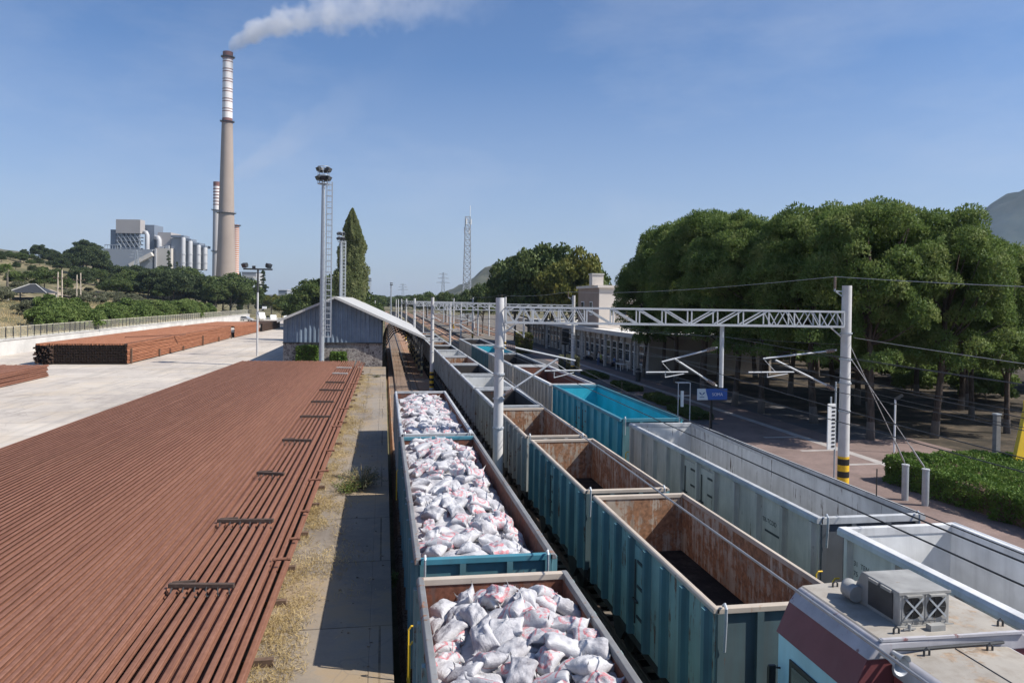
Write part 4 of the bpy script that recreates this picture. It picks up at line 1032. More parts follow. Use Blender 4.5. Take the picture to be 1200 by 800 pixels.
    for ye, s in ((y0,-1),(y1,1)):
        for x in (-.87,.87):
            mb = MB(); mb.cyl((xc+x,ye,1.03),(xc+x,ye+s*gapb*.85,1.03),.09,12); mb.cyl((xc+x,ye+s*gapb*.85,1.03),(xc+x,ye+s*gapb,1.03),.2,18); mb.build('buffer', M['underframe'], root, smooth='auto')
        mb = MB(); mb.tube([(xc,ye,1.0),(xc,ye+s*gapb,.98),(xc,ye+s*gapb*1.0,.8)], .045, 6); mb.build('coupling', M['underframe'], root)
    if hooks:
        for s in (-1, 1):
            mb = MB(); x = xc+s*(xo-.12); mb.tube([(x,y0-.05,zt-.7),(x,y0-.09,zt-.2),(x,y0-.09,zt+.02),(x,y0-.03,zt+.08),(x,y0+.03,zt+.03)], .025, 6); mb.build('tarpaulin_hook', M['galv'], root)
        mb = MB(); mb.tube([(xc+.2,y0+.06,zt-.75),(xc+.2,y0-.03,zt-.75),(xc+.55,y0-.03,zt-.75),(xc+.55,y0+.06,zt-.75)], .018, 6)
        mb.tube([(xc+.5,y0+.06,zf+.1),(xc+.5,y0-.06,zf+.2),(xc+.5,y0-.07,zf+.8),(xc+.6,y0-.08,zf+.95),(xc+.72,y0-.07,zf+.8),(xc+.72,y0-.06,zf+.2)], .022, 6); mb.build('hand_grip', M['galvlight'], root)
    if rails:
        for s in (-1, 1):
            for ye, q in ((y0,-1),(y1,1)):
                mb = MB(); x = xc+s*(hw+.03); mb.tube([(x,ye+q*.12,.95),(x,ye+q*.12,2.0),(x-s*.05,ye+q*.12,2.07),(x-s*.16,ye+q*.12,2.07)], .02, 6); mb.tube([(x,ye+q*.12,1.0),(x,ye-q*.02,1.0)], .02, 6); mb.build('handrail', rails, root)
    return root
def lettering(root, s, p, size, m, face='-x', name='lettering'):
    cu = bpy.data.curves.new('txt', 'FONT'); cu.body = s; cu.size = size; cu.extrude = .002; cu.align_x = 'LEFT'
    t = bpy.data.objects.new('txt', cu); col.objects.link(t)
    me = bpy.data.meshes.new_from_object(t); bpy.data.objects.remove(t); me.materials.clear(); me.materials.append(m)
    o = ob(name, me, root, Vector(p)-parent_loc(root)); o.rotation_euler = {'-x': (R(90),0,R(-90)), '-y': (R(90),0,0)}[face]
    return o
M['endteal'] = painted('shaded_end_teal', (.07,.11,.12), amt=.35, dirtamt=.5, dirt=(.07,.07,.07)); M['endslate'] = painted('shaded_end_slate', (.075,.085,.10), amt=.3, dirtamt=.5, dirt=(.06,.06,.06))  # shade on the wagon ends, put into the paint as darker tones
ts = (M['tealdark'], M['rustdark'], M['rustdark'], M['rimgrey'])
GW1 = 'wagons loaded with white sacks'
W1 = wagon('nearest open wagon heaped with white sacks, rusty inside its far end', 2.05, .3, 13.45, 1.48, 3.3, (M['teal'], M['rustdark'], M['rustdark'], M['rimdark']), 10, (3, 6), group=GW1, em=M['rimrust'], rails=M['yellow'], rim=(.09,.12))
W2 = wagon('second open wagon with teal end, heaped to the rim with white sacks', 2.05, 14.35, 27.4, 1.48, 3.3, (M['tealdark'], M['rustdark'], M['rustdark'], M['rimdark']), 10, (3, 6), group=GW1, em=M['rimblue'], rails=M['yellow'], rim=(.09,.12))
W3 = wagon('third and farthest open wagon filled with white sacks on the left track', 2.05, 27.95, 41.2, 1.48, 3.3, (M['greygreen'], M['rustdark'], M['rustdark'], M['rimgrey']), 10, (3, 6), group=GW1, rim=(.09,.12))
GW2 = 'short open wagons of the middle train'
tl = (M['teal'], M['rustin'], M['coalfloor'], M['rimrust'])
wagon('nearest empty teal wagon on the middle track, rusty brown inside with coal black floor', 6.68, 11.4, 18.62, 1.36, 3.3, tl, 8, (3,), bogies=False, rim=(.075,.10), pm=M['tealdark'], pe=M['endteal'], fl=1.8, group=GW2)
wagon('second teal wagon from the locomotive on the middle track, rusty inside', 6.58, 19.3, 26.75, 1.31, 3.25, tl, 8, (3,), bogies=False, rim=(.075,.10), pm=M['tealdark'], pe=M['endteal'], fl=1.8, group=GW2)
wagon('third wagon from the locomotive on the middle track, grey green with orange rust inside', 6.55, 27.6, 34.95, 1.30, 3.22, (M['greygreen'], M['rustin'], M['coalfloor'], M['rimrust']), 8, (3,), bogies=False, group=GW2, fl=1.85, rim=(.08,.1))
wagon('fourth wagon from the locomotive on the middle track, dark coal stained inside', 6.55, 35.85, 42.9, 1.30, 3.22, (M['greygreen'], M['coalin'], M['coalfloor'], M['rimgrey']), 8, (3,), bogies=False, group=GW2, hooks=False)
names2 = ['fifth', 'sixth', 'seventh', 'eighth', 'ninth', 'tenth', 'eleventh', 'twelfth', 'thirteenth']
y = 43.75
for k, nm in enumerate(names2):
    L = 7.6 if k % 2 == 0 else 7.9
    mt = (M['greygreen'], (M['greyin'], M['coalin'], M['rustin'])[k % 3], M['coalfloor'], M['rimgrey'])
    wagon(nm+' wagon from the locomotive on the middle track, weathered grey', 6.55, y, y+L, 1.30, 3.2, mt, 7, (), bogies=False, group=GW2, hooks=False); y += L+.75
    if k in (1, 2):
        mb = MB(); x = 6.2 if k == 1 else 6.75
        mb.box((-.55,-.5,0),(.55,.5,.42)); o = mb.build('pale_crate', M['palew'], bevel=.02); o.location = (x, y-L*.5, 3.215-.02 if False else 2.95)
        bpy.data.objects.remove(o)
GW3 = 'open wagons of the right hand train'
gr = (M['greyw'], M['greyin'], M['coalfloor'], M['rimgrey'])
W4 = wagon('near pale grey open wagon beside the locomotive roof, with yellow handrail', 11.75, 2.2, 15.3, 1.5, 3.3, (M['palew'], M['palein'], M['coalfloor'], M['rimpale']), 9, (1, 5), rim=(.2,.2), group=GW3, rails=M['yellow'])
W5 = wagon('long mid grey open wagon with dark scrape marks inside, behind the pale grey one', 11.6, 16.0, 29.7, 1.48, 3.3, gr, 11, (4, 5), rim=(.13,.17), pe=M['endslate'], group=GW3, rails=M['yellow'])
W6 = wagon('bright cyan blue empty wagon behind the long grey one', 11.6, 30.85, 43.9, 1.5, 3.3, (M['bluecyan'], M['bluecyan_in'], M['bluecyan_in'], M['rimblue']), 11, (4, 5), rim=(.13,.15), pe=M['tealdark'], group=GW3)  # dark teal on the ends stands in for shade
wagon('pale grey wagon with close ribs and dark red inside, behind the cyan one', 11.55, 44.5, 57.6, 1.48, 3.3, (M['greyw'], M['rustdark'], M['coalfloor'], M['rimpale']), 13, (), rim=(.17,.15), group=GW3, hooks=False)
wagon('dark grey wagon with black inside, second behind the cyan one', 11.5, 58.3, 71.3, 1.48, 3.3, (M['greyw'], M['coalin'], M['coalfloor'], M['rimgrey']), 11, (), rim=(.17,.15), group=GW3, hooks=False)
wagon('far teal blue wagon near the third truss on the right hand track', 11.45, 72.0, 85.0, 1.48, 3.3, (M['tealdark'], M['bluecyan_in'], M['coalfloor'], M['rimgrey']), 11, (), rim=(.17,.15), group=GW3, hooks=False)
wagon('farthest dark wagon of the right hand train', 11.4, 85.7, 98.7, 1.48, 3.3, (M['greyw'], M['coalin'], M['coalfloor'], M['rimgrey']), 11, (), rim=(.17,.15), group=GW3, hooks=False)
ink = plain('dark_lettering', (.05,.05,.055), .7)
wink = plain('white_lettering', (.75,.75,.75), .7)
xL4 = 11.75-1.35
for k, s_ in enumerate(('31  TEN', '75  TR-TCDD', 'Eanoss')):
    lettering(W4, s_, (xL4-.003, 14.93, 2.55-.22*k), .155, ink)
xL5 = 11.6-1.33
lettering(W5, 'TR-TCDD', (xL5-.003, 18.74, 2.45), .17, ink)
mb = MB(); mb.box((xL5-.006,17.72,2.2),(xL5-.001,18.6,2.26)); mb.build('marking_bar', ink, W5)
mb = MB(); yy = 16.066
tri = [(10.95,2.35),(11.35,2.35),(11.15,2.72)]
for a, b in zip(tri, tri[1:]+tri[:1]): mb.bar((a[0],yy,a[1]),(b[0],yy,b[1]),.02,.03)
mb.bar((11.15,yy,2.44),(11.15,yy,2.58),.02,.03); mb.build('warning_triangle', ink, W5)
lettering(W5, '25kV', (10.98, 16.062, 2.12), .15, ink, '-y')

# ---------------------------------------------------------------- sacks
def sack_mat():
    t = NT('white_woven_sack'); tc = t.n('ShaderNodeTexCoord'); ob_ = tc.outputs['Object']; v = t.coords()
    oi = t.n('ShaderNodeObjectInfo'); sx = t.n('ShaderNodeSeparateXYZ'); t.l(ob_, sx.inputs[0])
    X, Y, Z = sx.outputs
    ox = t.math('MULTIPLY', t.math('SUBTRACT', oi.outputs['Random'], .5), .22)
    x = t.math('SUBTRACT', X, ox)
    r = t.math('SQRT', t.math('ADD', t.math('MULTIPLY', x, x), t.math('MULTIPLY', t.math('MULTIPLY', Y, Y), 1.0)))
    ring = t.math('MULTIPLY', t.math('LESS_THAN', t.math('ABSOLUTE', t.math('SUBTRACT', r, .115)), .017), 1.0)
    inner = t.math('LESS_THAN', t.math('ABSOLUTE', t.math('SUBTRACT', r, .088)), .004)
    band = t.math('MULTIPLY', t.math('LESS_THAN', t.math('ABSOLUTE', t.math('SUBTRACT', t.math('ABSOLUTE', x), .20)), .014), t.math('LESS_THAN', t.math('ABSOLUTE', Y), .16))
    # rows of small print
    st = t.math('FRACT', t.math('MULTIPLY', Y, 17)); row = t.math('LESS_THAN', st, .42)
    ltr = t.math('GREATER_THAN', t.noise(t.coords(scale=(60,17,1)), 1.0, 1, .5), .5)
    txt = t.math('MULTIPLY', t.math('MULTIPLY', row, ltr), t.math('LESS_THAN', t.math('ABSOLUTE', t.math('ADD', x, .01)), .075))
    dot = t.math('LESS_THAN', t.math('SQRT', t.math('ADD', t.math('POWER', t.math('SUBTRACT', X, .2), 2), t.math('POWER', t.math('ADD', Y, .1), 2))), .028)
    pr = t.math('MAXIMUM', t.math('MAXIMUM', ring, inner), t.math('MAXIMUM', t.math('MAXIMUM', band, dot), t.math('MULTIPLY', txt, .7)))
    worn = t.ramp(t.noise(v, 14, 5, .8), [(.36, 0), (.52, 1)])
    pr = t.math('MULTIPLY', t.math('MULTIPLY', pr, worn), t.math('GREATER_THAN', t.math('FRACT', t.math('MULTIPLY', oi.outputs['Random'], 7.3)), .5))
    dust = t.ramp(t.noise(v, 2.6, 6, .7), [(.34, (.56,.55,.555)), (.49, (.48,.47,.485)), (.61, (.34,.33,.35)), (.74, (.16,.15,.165))])
    t.base(t.mix(t.math('MULTIPLY', pr, .75), dust, (.52,.10,.12)))
    wv = t.n('ShaderNodeTexWave'); wv.inputs['Scale'].default_value = 55; wv.inputs['Distortion'].default_value = 2; t.l(ob_, wv.inputs['Vector'])
    crease = t.noise(t.coords(scale=(9,17,9)), 1.0, 5, .65, 1.2)
    t.bump(t.math('ADD', t.math('MULTIPLY', crease, 1.0), t.math('MULTIPLY', wv.outputs[1], .03)), .6, .04)
    return t.set(.5, spec=.4)
M['sack'] = sack_mat()
def sack_mesh(seed):
    r_ = np.random.RandomState(seed); nu, nv = 26, 18
    u = np.linspace(-1, 1, nu); v = np.linspace(-1, 1, nv); U, Vv = np.meshgrid(u, v, indexing='ij')
    a, b, T = .285+r_.uniform(-.02,.03), .205+r_.uniform(-.015,.02), .115+r_.uniform(-.012,.02)
    x = a*U*(1-.16*(1-Vv**2)*np.abs(U)**3) ; y = b*Vv*(1-.20*(1-U**2)*np.abs(Vv)**3)
    base = ((1-np.abs(U)**2.6)*(1-np.abs(Vv)**2.4)).clip(0)**.55
    fold = fbm(U*1.9+seed*7, Vv*1.9+3, seed, 3)*.5; rad = np.sin(np.arctan2(Vv, U)*r_.randint(5, 9)+r_.uniform(0,6))*.10*(np.hypot(U,Vv)).clip(0,1)
    crease = -np.abs(np.sin((U*math.cos(seed)+Vv*math.sin(seed))*3.1+seed))**.6*.16+.1
    zt_ = T*base*(1+fold+rad+crease) ; zb = -T*.75*base*(1+.3*fold)
    bend = r_.uniform(-.12,.12)*U**2*.5 + r_.uniform(-.10,.10)*Vv*np.abs(Vv)*.4
    ear = (np.abs(U)*np.abs(Vv))**6*r_.uniform(.06,.2)*np.sign(r_.uniform(-1,1,size=(2,2)))[(U > 0).astype(int), (Vv > 0).astype(int)]
    cz = bend+ear
    top_ = np.stack([x, y, zt_+cz], 2).reshape(-1, 3); bot = np.stack([x, y, zb+cz], 2).reshape(-1, 3)
    idx_ = np.arange(nu*nv).reshape(nu, nv); q = np.stack([idx_[:-1,:-1].ravel(), idx_[1:,:-1].ravel(), idx_[1:,1:].ravel(), idx_[:-1,1:].ravel()], 1)
    me = bpy.data.meshes.new('sack'); me.from_pydata(np.concatenate([top_, bot]).tolist(), [], np.concatenate([q, q[:,::-1]+nu*nv]).tolist())
    bm = bmesh.new(); bm.from_mesh(me); bmesh.ops.remove_doubles(bm, verts=bm.verts, dist=.0015); bmesh.ops.recalc_face_normals(bm, faces=bm.faces); bm.to_mesh(me); bm.free()
    me.polygons.foreach_set('use_smooth', [True]*len(me.polygons)); me.materials.append(M['sack']); return me
SK = [sack_mesh(s) for s in range(14)]
def heap(x0, x1, y0, y1, prof, n, label, group, seed, mass_label):
    """sacks dropped one by one on a growing height field"""
    r_ = np.random.RandomState(seed); res = .06
    gx_ = np.arange(x0, x1, res); gy_ = np.arange(y0, y1, res); GX, GY = np.meshgrid(gx_, gy_, indexing='ij')
    hgt = prof(GX, GY) - .20 + .10*fbm(GX*2.3, GY*2.3, seed, 2)
    # the hidden bulk of the load
    lump = hgt - .02 + .06*np.abs(np.sin(GX*6+2*fbm(GX*2,GY*2,seed+3,2)))*np.abs(np.sin(GY*5.0+3*fbm(GX*1.5,GY*1.5,seed+4,2)))
    nx_, ny_ = GX.shape; id_ = np.arange(nx_*ny_).reshape(nx_, ny_)
    me = bpy.data.meshes.new('sack_heap'); q = np.stack([id_[:-1,:-1].ravel(), id_[1:,:-1].ravel(), id_[1:,1:].ravel(), id_[:-1,1:].ravel()], 1)
    me.from_pydata(np.stack([GX.ravel(), GY.ravel(), lump.ravel()], 1).tolist(), [], q.tolist()); me.materials.append(M['sack']); me.polygons.foreach_set('use_smooth', [True]*len(me.polygons))
    tag(ob('sack_heap', me), mass_label, 'sacks', group, 'stuff')
    # spread starting points on a jittered grid, then drop in random order
    k = int(math.ceil(math.sqrt(n*(y1-y0)/(x1-x0)))); m_ = int(math.ceil(n/k)); pts = [(x0+.16+(x1-x0-.32)*(j+.5)/m_, y0+.25+(y1-y0-.5)*(i+.5)/k) for i in range(k) for j in range(m_)]
    r_.shuffle(pts)
    for px_, py_ in pts[:n]:
        px_ = min(max(px_+r_.normal(0,.12), x0+.19), x1-.19); py_ = min(max(py_+r_.normal(0,.12), y0+.22), y1-.22)
        yaw = r_.uniform(0, math.pi*2); s = r_.uniform(.92, 1.12); c_, s_ = math.cos(yaw), math.sin(yaw)
        lx = (GX-px_)*c_+(GY-py_)*s_; ly = -(GX-px_)*s_+(GY-py_)*c_
        ins = (np.abs(lx) < .29*s) & (np.abs(ly) < .205*s)
        if ins.sum() < 12: continue
        A_ = np.stack([lx[ins], ly[ins], np.ones(ins.sum())], 1); co, *_ = np.linalg.lstsq(A_, hgt[ins], rcond=None)
        tx, ty = float(np.clip(co[0], -.75, .75)), float(np.clip(co[1], -.75, .75))
        tx += r_.normal(0,.10); ty += r_.normal(0,.10)
        zc = co[2] + .062*s
        o = ob('sack', SK[r_.randint(len(SK))]); o.location = (px_, py_, zc)
        o.rotation_euler = (Matrix.Rotation(yaw, 3, 'Z') @ Matrix.Rotation(-math.atan(tx), 3, 'Y') @ Matrix.Rotation(math.atan(ty), 3, 'X')).to_euler()
        if r_.rand() < .25: o.rotation_euler = (o.rotation_euler.to_matrix() @ Matrix.Rotation(math.pi, 3, 'X')).to_euler()
        o.scale = (s, s*r_.uniform(.92,1.06), s*r_.uniform(.9,1.25))
        tag(o, label, 'sack', group)
        th = .15*s*np.clip(1-(lx/(.29*s))**4, 0, 1)*np.clip(1-(ly/(.205*s))**4, 0, 1)
        newh = co[2]+tx*lx+ty*ly+th; hgt = np.where(ins, np.maximum(hgt, newh), hgt)
def prof1(x, y): return 3.06 + .14*np.exp(-((x-2.5)/1.0)**2) - .10*sstep(x, 1.5, .8) - .10*sstep(y, 12.3, 13.3) + .10*np.sin(x*2+y*1.3)
def prof2(x, y): return 3.08 + .24*np.exp(-((x-1.85)/1.1)**2) - .30*sstep(x, 2.75, 3.4)*sstep(27-y, 0, 3) + .08*np.sin(y*1.7+x)
def prof3(x, y): return 3.06 + .22*np.exp(-((x-2.05)/1.0)**2) + .08*np.sin(y*1.5)
heap(.74, 3.36, 5.5, 13.28, prof1, 128, 'white sack with red printed ring in the heap of the nearest loaded wagon', 'sacks in the nearest wagon', 5, 'lower white sacks under the top ones in the nearest loaded wagon')
heap(.74, 3.36, 14.55, 27.2, prof2, 132, 'white sack with red printed ring in the heap of the second loaded wagon', 'sacks in the second wagon', 6, 'lower white sacks under the top ones in the second loaded wagon')
heap(.74, 3.36, 28.15, 41.0, prof3, 76, 'white sack in the heap of the third loaded wagon', 'sacks in the third wagon', 7, 'lower white sacks between and under the top ones in the third loaded wagon')

# ---------------------------------------------------------------- locomotive
M['maroon'] = painted('faded_maroon_paint', (.16,.045,.05), amt=.12, dirtamt=.2, dirt=(.2,.12,.12))
M['cyanside'] = painted('pale_cyan_loco_paint', (.36,.60,.66), amt=.12, dirtamt=.15)
M['redside'] = painted('dark_red_loco_paint', (.20,.03,.03), amt=.15, dirtamt=.2)
M['roofcream'] = painted('stained_cream_roof', (.33,.30,.26), rust=(.27,.20,.14), dirt=(.19,.155,.12), amt=.5, rough=.85, scale=.6, streak=.15, dirtamt=.6)
M['roofedge'] = painted('worn_grey_roof_edge', (.36,.35,.37), rust=(.20,.09,.09), dirt=(.5,.49,.5), amt=.45, rough=.7, scale=1.5, dirtamt=.5)
M['acgrey'] = painted('aged_grey_box_paint', (.29,.285,.27), rust=(.2,.13,.08), amt=.3, dirtamt=.4, scale=2)
LX = 6.82
root = thing('locomotive', (LX, 4.0, 0), 'maroon and pale cyan locomotive with twin fan roof unit at the lower right', 'locomotive')
ya, yb = 7.9, 9.58
side = lambda s: [(LX+s*1.30, 1.25), (LX+s*1.30, 3.72)]
cross = [(LX-1.30,1.25),(LX-1.30,3.72),(LX+1.30,3.72),(LX+1.30,1.25)]
mb = MB(); mb.prism(cross, 'y', ya+.02, yb); cab = mb.build('cab_body', M['cyanside'], root, bevel=.02)
mb = MB(); mb.prism([(LX-1.315,3.72),(LX-1.13,4.13),(LX+1.13,4.13),(LX+1.315,3.72)], 'y', ya-.02, yb+.02); mb.build('cant_panel', M['maroon'], root)
mb = MB(); mb.prism([(LX-1.14,4.13),(LX-.99,4.315),(LX-.95,4.33),(LX+.95,4.33),(LX+.99,4.315),(LX+1.14,4.13)], 'y', ya-.05, yb+.03); mb.build('roof_edge', M['roofedge'], root, bevel=.02)
mb = MB(); mb.prism([(LX-.95,4.331),(LX-.93,4.345),(LX-.5,4.365),(LX,4.372),(LX+.5,4.365),(LX+.93,4.345),(LX+.95,4.331)], 'y', ya-.03, yb+.02); mb.build('cab_roof', M['roofcream'], root)
mb = MB(); mb.bar((LX-.97,ya-.02,4.352),(LX+.97,ya-.06,4.352),.05,.03); mb.build('roof_seam', M['roofedge'], root)
mb = MB(); mb.prism([(LX-.80,1.6),(LX-.80,3.95),(LX+.80,3.95),(LX+.80,1.6)], 'y', .5, ya-.06); mb.build('hood', M['redside'], root)
mb = MB(); mb.prism([(LX-.82,3.95),(LX-.84,4.02),(LX-.83,4.10),(LX-.77,4.17),(LX-.72,4.19),(LX+.72,4.19),(LX+.77,4.17),(LX+.83,4.10),(LX+.84,4.02),(LX+.82,3.95)], 'y', .5, ya-.07); mb.build('hood_edge', M['roofedge'], root, smooth='auto')
mb = MB(); mb.prism([(LX-.72,4.191),(LX-.4,4.215),(LX,4.225),(LX+.4,4.215),(LX+.72,4.191)], 'y', .52, ya-.08); mb.build('hood_roof', M['roofcream'], root)
mb = MB()
for x in (LX-.02,): mb.box((x-.006,.6,4.222),(x+.006,ya-.1,4.232))
mb.build('panel_joint', M['darksteel'], root)
mb = MB(); mb.box((LX-1.4,-2,1.2),(LX+1.4,yb+.1,1.6)); mb.build('running_plate', M['redside'], root)
for z0, z1 in ((1.72,1.80),):
    mb = MB(); mb.box((LX-1.306,ya+.03,z0),(LX+1.306,yb-.02,z1)); mb.build('waist_stripe', M['maroon'], root)
for s in (-1, 1):
    x = LX+s*1.30
    mb = MB(); mb.box((min(x,x+s*.025),8.0,2.55),(max(x,x+s*.025),9.25,3.5)); f = mb.build('window_frame', M['black'], root, bevel=.02)
    mb = MB(); xx = x+s*.026; mb.box((min(xx,xx+s*.006),8.08,2.63),(max(xx,xx+s*.006),8.6,3.43)); mb.box((min(xx,xx+s*.006),8.66,2.63),(max(xx,xx+s*.006),9.17,3.43)); mb.build('pane', M['glass'], f)
    mb = MB(); mb.tube([(x,9.5,3.25),(x+s*.16,9.55,3.25),(x+s*.16,9.55,2.85),(x,9.5,2.85)], .014, 6); mb.box((x+s*.13-.05,9.48,2.72),(x+s*.13+.05,9.52,3.3)); mb.build('mirror', M['black'], root)
mb = MB()
for x in (LX-.75, LX+.3): mb.box((x,yb+.005,2.7),(x+.5,yb+.02,3.45))
mb.build('end_window', M['glass'], root)
# roof unit with twin fans
ac = MB(); x0, x1, y0_, y1_, z0, z1 = 6.30, 7.0, 8.14, 8.98, 4.36, 4.79
ac.prism([(y0_,z0),(y0_,z1),(y1_-.1,z1),(y1_+.06,z0+.15),(y1_+.06,z0)], 'x', x0, x1); un = ac.build('roof_unit', M['acgrey'], root, bevel=.015)
mb = MB(); mb.box((x0-.012,8.25,z0+.06),(x0-.002,8.72,z1-.05)); mb.build('radiator_grille', M['darksteel'], un)
mb = MB()
for k in range(2): mb.box((x0-.03,8.27+k*.25,z1-.05),(x0,8.46+k*.25,z1-.015))
mb.build('lip', M['acgrey'], un)
mb = MB(); mb.box((x0-.05,y0_-.02,z0-.01),(x1+.05,y0_+.0,z0+.02)); mb.box((x0-.01,y0_-.012,z1-.03),(x1+.01,y0_,z1+.003))
for k in range(9): mb.cyl((x0+.04+k*.077,y0_-.014,z0+.05),(x0+.04+k*.077,y0_,z0+.05),.008,6)
mb.build('flange', M['acgrey'], un)
for k in range(2):
    xc_ = x0+.19+k*.32; zc_ = (z0+z1)/2+.02
    mb = MB(); mb.box((xc_-.15,y0_-.006,zc_-.16),(xc_+.15,y0_+.0,zc_+.16)); fr = mb.build('fan_plate', M['acgrey'], un)
    mb = MB(); mb.cyl((xc_,y0_-.010,zc_),(xc_,y0_-.007,zc_),.135,28); fn = mb.build('fan_opening', M['black'], fr)
    mb = MB(); mb.bar((xc_-.12,y0_-.02,zc_-.12),(xc_+.12,y0_-.02,zc_+.12),.022,.012,upv=(0,1,0)); mb.bar((xc_-.12,y0_-.026,zc_+.12),(xc_+.12,y0_-.026,zc_-.12),.022,.012,upv=(0,1,0)); mb.build('cross_brace', M['galv'], fr)
    mb = MB(); mb.box((xc_-.11,y0_-.05,zc_+.145),(xc_+.11,y0_-.006,zc_+.165)); mb.build('hood_lip', M['acgrey'], fr)
    mb = MB()
    for q in range(7):
        a = q*2*math.pi/7; mb.bar((xc_,y0_-.012,zc_),(xc_+.12*math.cos(a),y0_-.012,zc_+.12*math.sin(a)),.012,.006)
    mb.build('fan_blade', M['darksteel'], fr)
mb = MB(); mb.tube([(x0-.07,8.86,4.49),(x0-.07,9.05,4.49),(x0+.02,9.16,4.49)], .105, 18); mb.build('air_drum', M['acgrey'], un, smooth='auto')
for x, y in ((6.16,8.0),(7.62,8.02),(6.35,7.72),(7.2,7.72),(6.3,9.45)):
    mb = MB(); z = 4.355 if y > 7.9 else 4.21
    mb.tube([(x-.035,y,z-.02),(x-.035,y,z+.06),(x,y,z+.09),(x+.035,y,z+.06),(x+.035,y,z-.02)], .013, 6); mb.build('lifting_eye', M['darksteel'], root)
mb = MB(); mb.box((6.6,7.96,4.36),(6.8,8.05,4.44)); mb.cyl((6.36,8.03,4.36),(6.36,8.03,4.45),.02,8); mb.bar((6.28,8.03,4.39),(6.44,8.03,4.39),.02); mb.build('cable_box', M['acgrey'], root)
mb = MB(); mb.tube([(6.0,7.86,4.24),(6.3,7.84,4.235),(6.9,7.82,4.25),(7.5,7.84,4.24)], .018, 6); mb.build('roof_cable', M['darksteel'], root)
hb = MB()
for x, y, r_, l in ((5.84,7.92,.10,.40),(5.99,7.95,.07,.30)):
    hb.tube([(x,y,4.22),(x+.02,y-l*.5,4.21),(x+.03,y-l*.8,4.20),(x+.03,y-l,4.2)], [.022,.028,.045,r_], 14, caps=False); hb.cyl((x,y-.02,4.22),(x,y+.07,4.22),.05,10)
hb.bar((5.8,7.9,4.17),(6.1,7.92,4.17),.04,.03); hb.build('air_horn', M['galvlight'], root, smooth='auto')
for y in (2.0, 7.2): bogie(root, LX, y)
# small pale junk on the roof of the pale wagon end
# ---------------------------------------------------------------- vegetation
def leaf_mat(name, a, b, c, trans=.25, scale=.6):
    t = NT(name); v = t.coords(); f = t.math('ADD', t.math('MULTIPLY', t.noise(v, scale, 3, .6), .6), t.math('MULTIPLY', t.noise(v, 9, 2, .6), .4))
    c_ = t.ramp(f, [(.36, a), (.5, b), (.64, c)]); t.base(c_); t.set(.65, spec=.25)
    tr = t.n('ShaderNodeBsdfTranslucent'); t.l(c_, tr.inputs[0]); mx = t.n('ShaderNodeMixShader'); mx.inputs[0].default_value = trans
    t.l(t.b.outputs[0], mx.inputs[1]); t.l(tr.outputs[0], mx.inputs[2]); t.l(mx.outputs[0], t.out.inputs['Surface']); return t.m
M['pine'] = leaf_mat('pine_needles', (.075,.125,.03), (.145,.21,.055), (.25,.28,.095), .42)
M['pinedark'] = leaf_mat('dark_needles', (.035,.055,.022), (.06,.085,.033), (.095,.115,.048))
M['broad'] = leaf_mat('broad_leaves', (.045,.075,.022), (.08,.115,.032), (.13,.15,.048))
M['broadyellow'] = leaf_mat('yellowish_leaves', (.07,.09,.02), (.13,.14,.03), (.22,.19,.04))
M['bright'] = leaf_mat('bright_shrub_leaves', (.08,.125,.03), (.15,.21,.055), (.23,.27,.09), .35, .25)
M['hedge'] = leaf_mat('hedge_leaves', (.07,.13,.02), (.115,.19,.035), (.18,.25,.06))
M['poplar'] = leaf_mat('poplar_leaves', (.14,.17,.07), (.22,.25,.11), (.33,.34,.17), .45)
M['olive'] = leaf_mat('dusty_leaves', (.09,.10,.055), (.14,.145,.085), (.2,.2,.13))
M['dry'] = leaf_mat('dry_grass_blades', (.30,.22,.10), (.46,.35,.17), (.60,.48,.27), .3)
def bark_mat(name, a, b, paintz=None):
    t = NT(name); v = t.coords(True, (5,5,1)); f = t.noise(v, 1.5, 6, .7)
    c = t.ramp(f, [(.35, a), (.65, b)])
    if paintz:
        tc = t.n('ShaderNodeTexCoord'); sx = t.n('ShaderNodeSeparateXYZ'); t.l(tc.outputs['Object'], sx.inputs[0])
        g = t.math('LESS_THAN', t.math('ADD', sx.outputs[2], t.math('MULTIPLY', f, .15)), paintz); c = t.mix(t.math('MULTIPLY', g, .3), c, (.36,.34,.32))
    t.base(c); t.bump(f, .8, .05); return t.set(.95, spec=.15)
M['bark'] = bark_mat('pine_bark', (.045,.034,.028), (.13,.10,.08), 1.25)
M['barkgrey'] = bark_mat('grey_bark', (.08,.07,.06), (.2,.18,.15))
def blades(cent, dirs, L, W, rs__, per=2, jitter=.5):
    """leaf or needle faces: per triangles at each centre, pointing roughly along dirs"""
    n = len(cent); C_ = np.repeat(cent, per, 0); D_ = np.repeat(dirs, per, 0) + rs__.normal(0, jitter, (n*per, 3))
    D_ /= np.linalg.norm(D_, axis=1, keepdims=True)+1e-9
    S_ = np.cross(D_, rs__.normal(0, 1, (n*per, 3))); S_ /= np.linalg.norm(S_, axis=1, keepdims=True)+1e-9
    l = L*rs__.uniform(.7, 1.3, (n*per, 1)); w_ = W*rs__.uniform(.7, 1.3, (n*per, 1))
    v = np.stack([C_-D_*l*.25-S_*w_*.3, C_+D_*l*.3-S_*w_*.5, C_+D_*l*.75, C_+D_*l*.3+S_*w_*.5], 1)
    return v.reshape(-1, 3)
def sphere_dirs(n, rs__):
    d = rs__.normal(0, 1, (n, 3)); return d/np.linalg.norm(d, axis=1, keepdims=True)
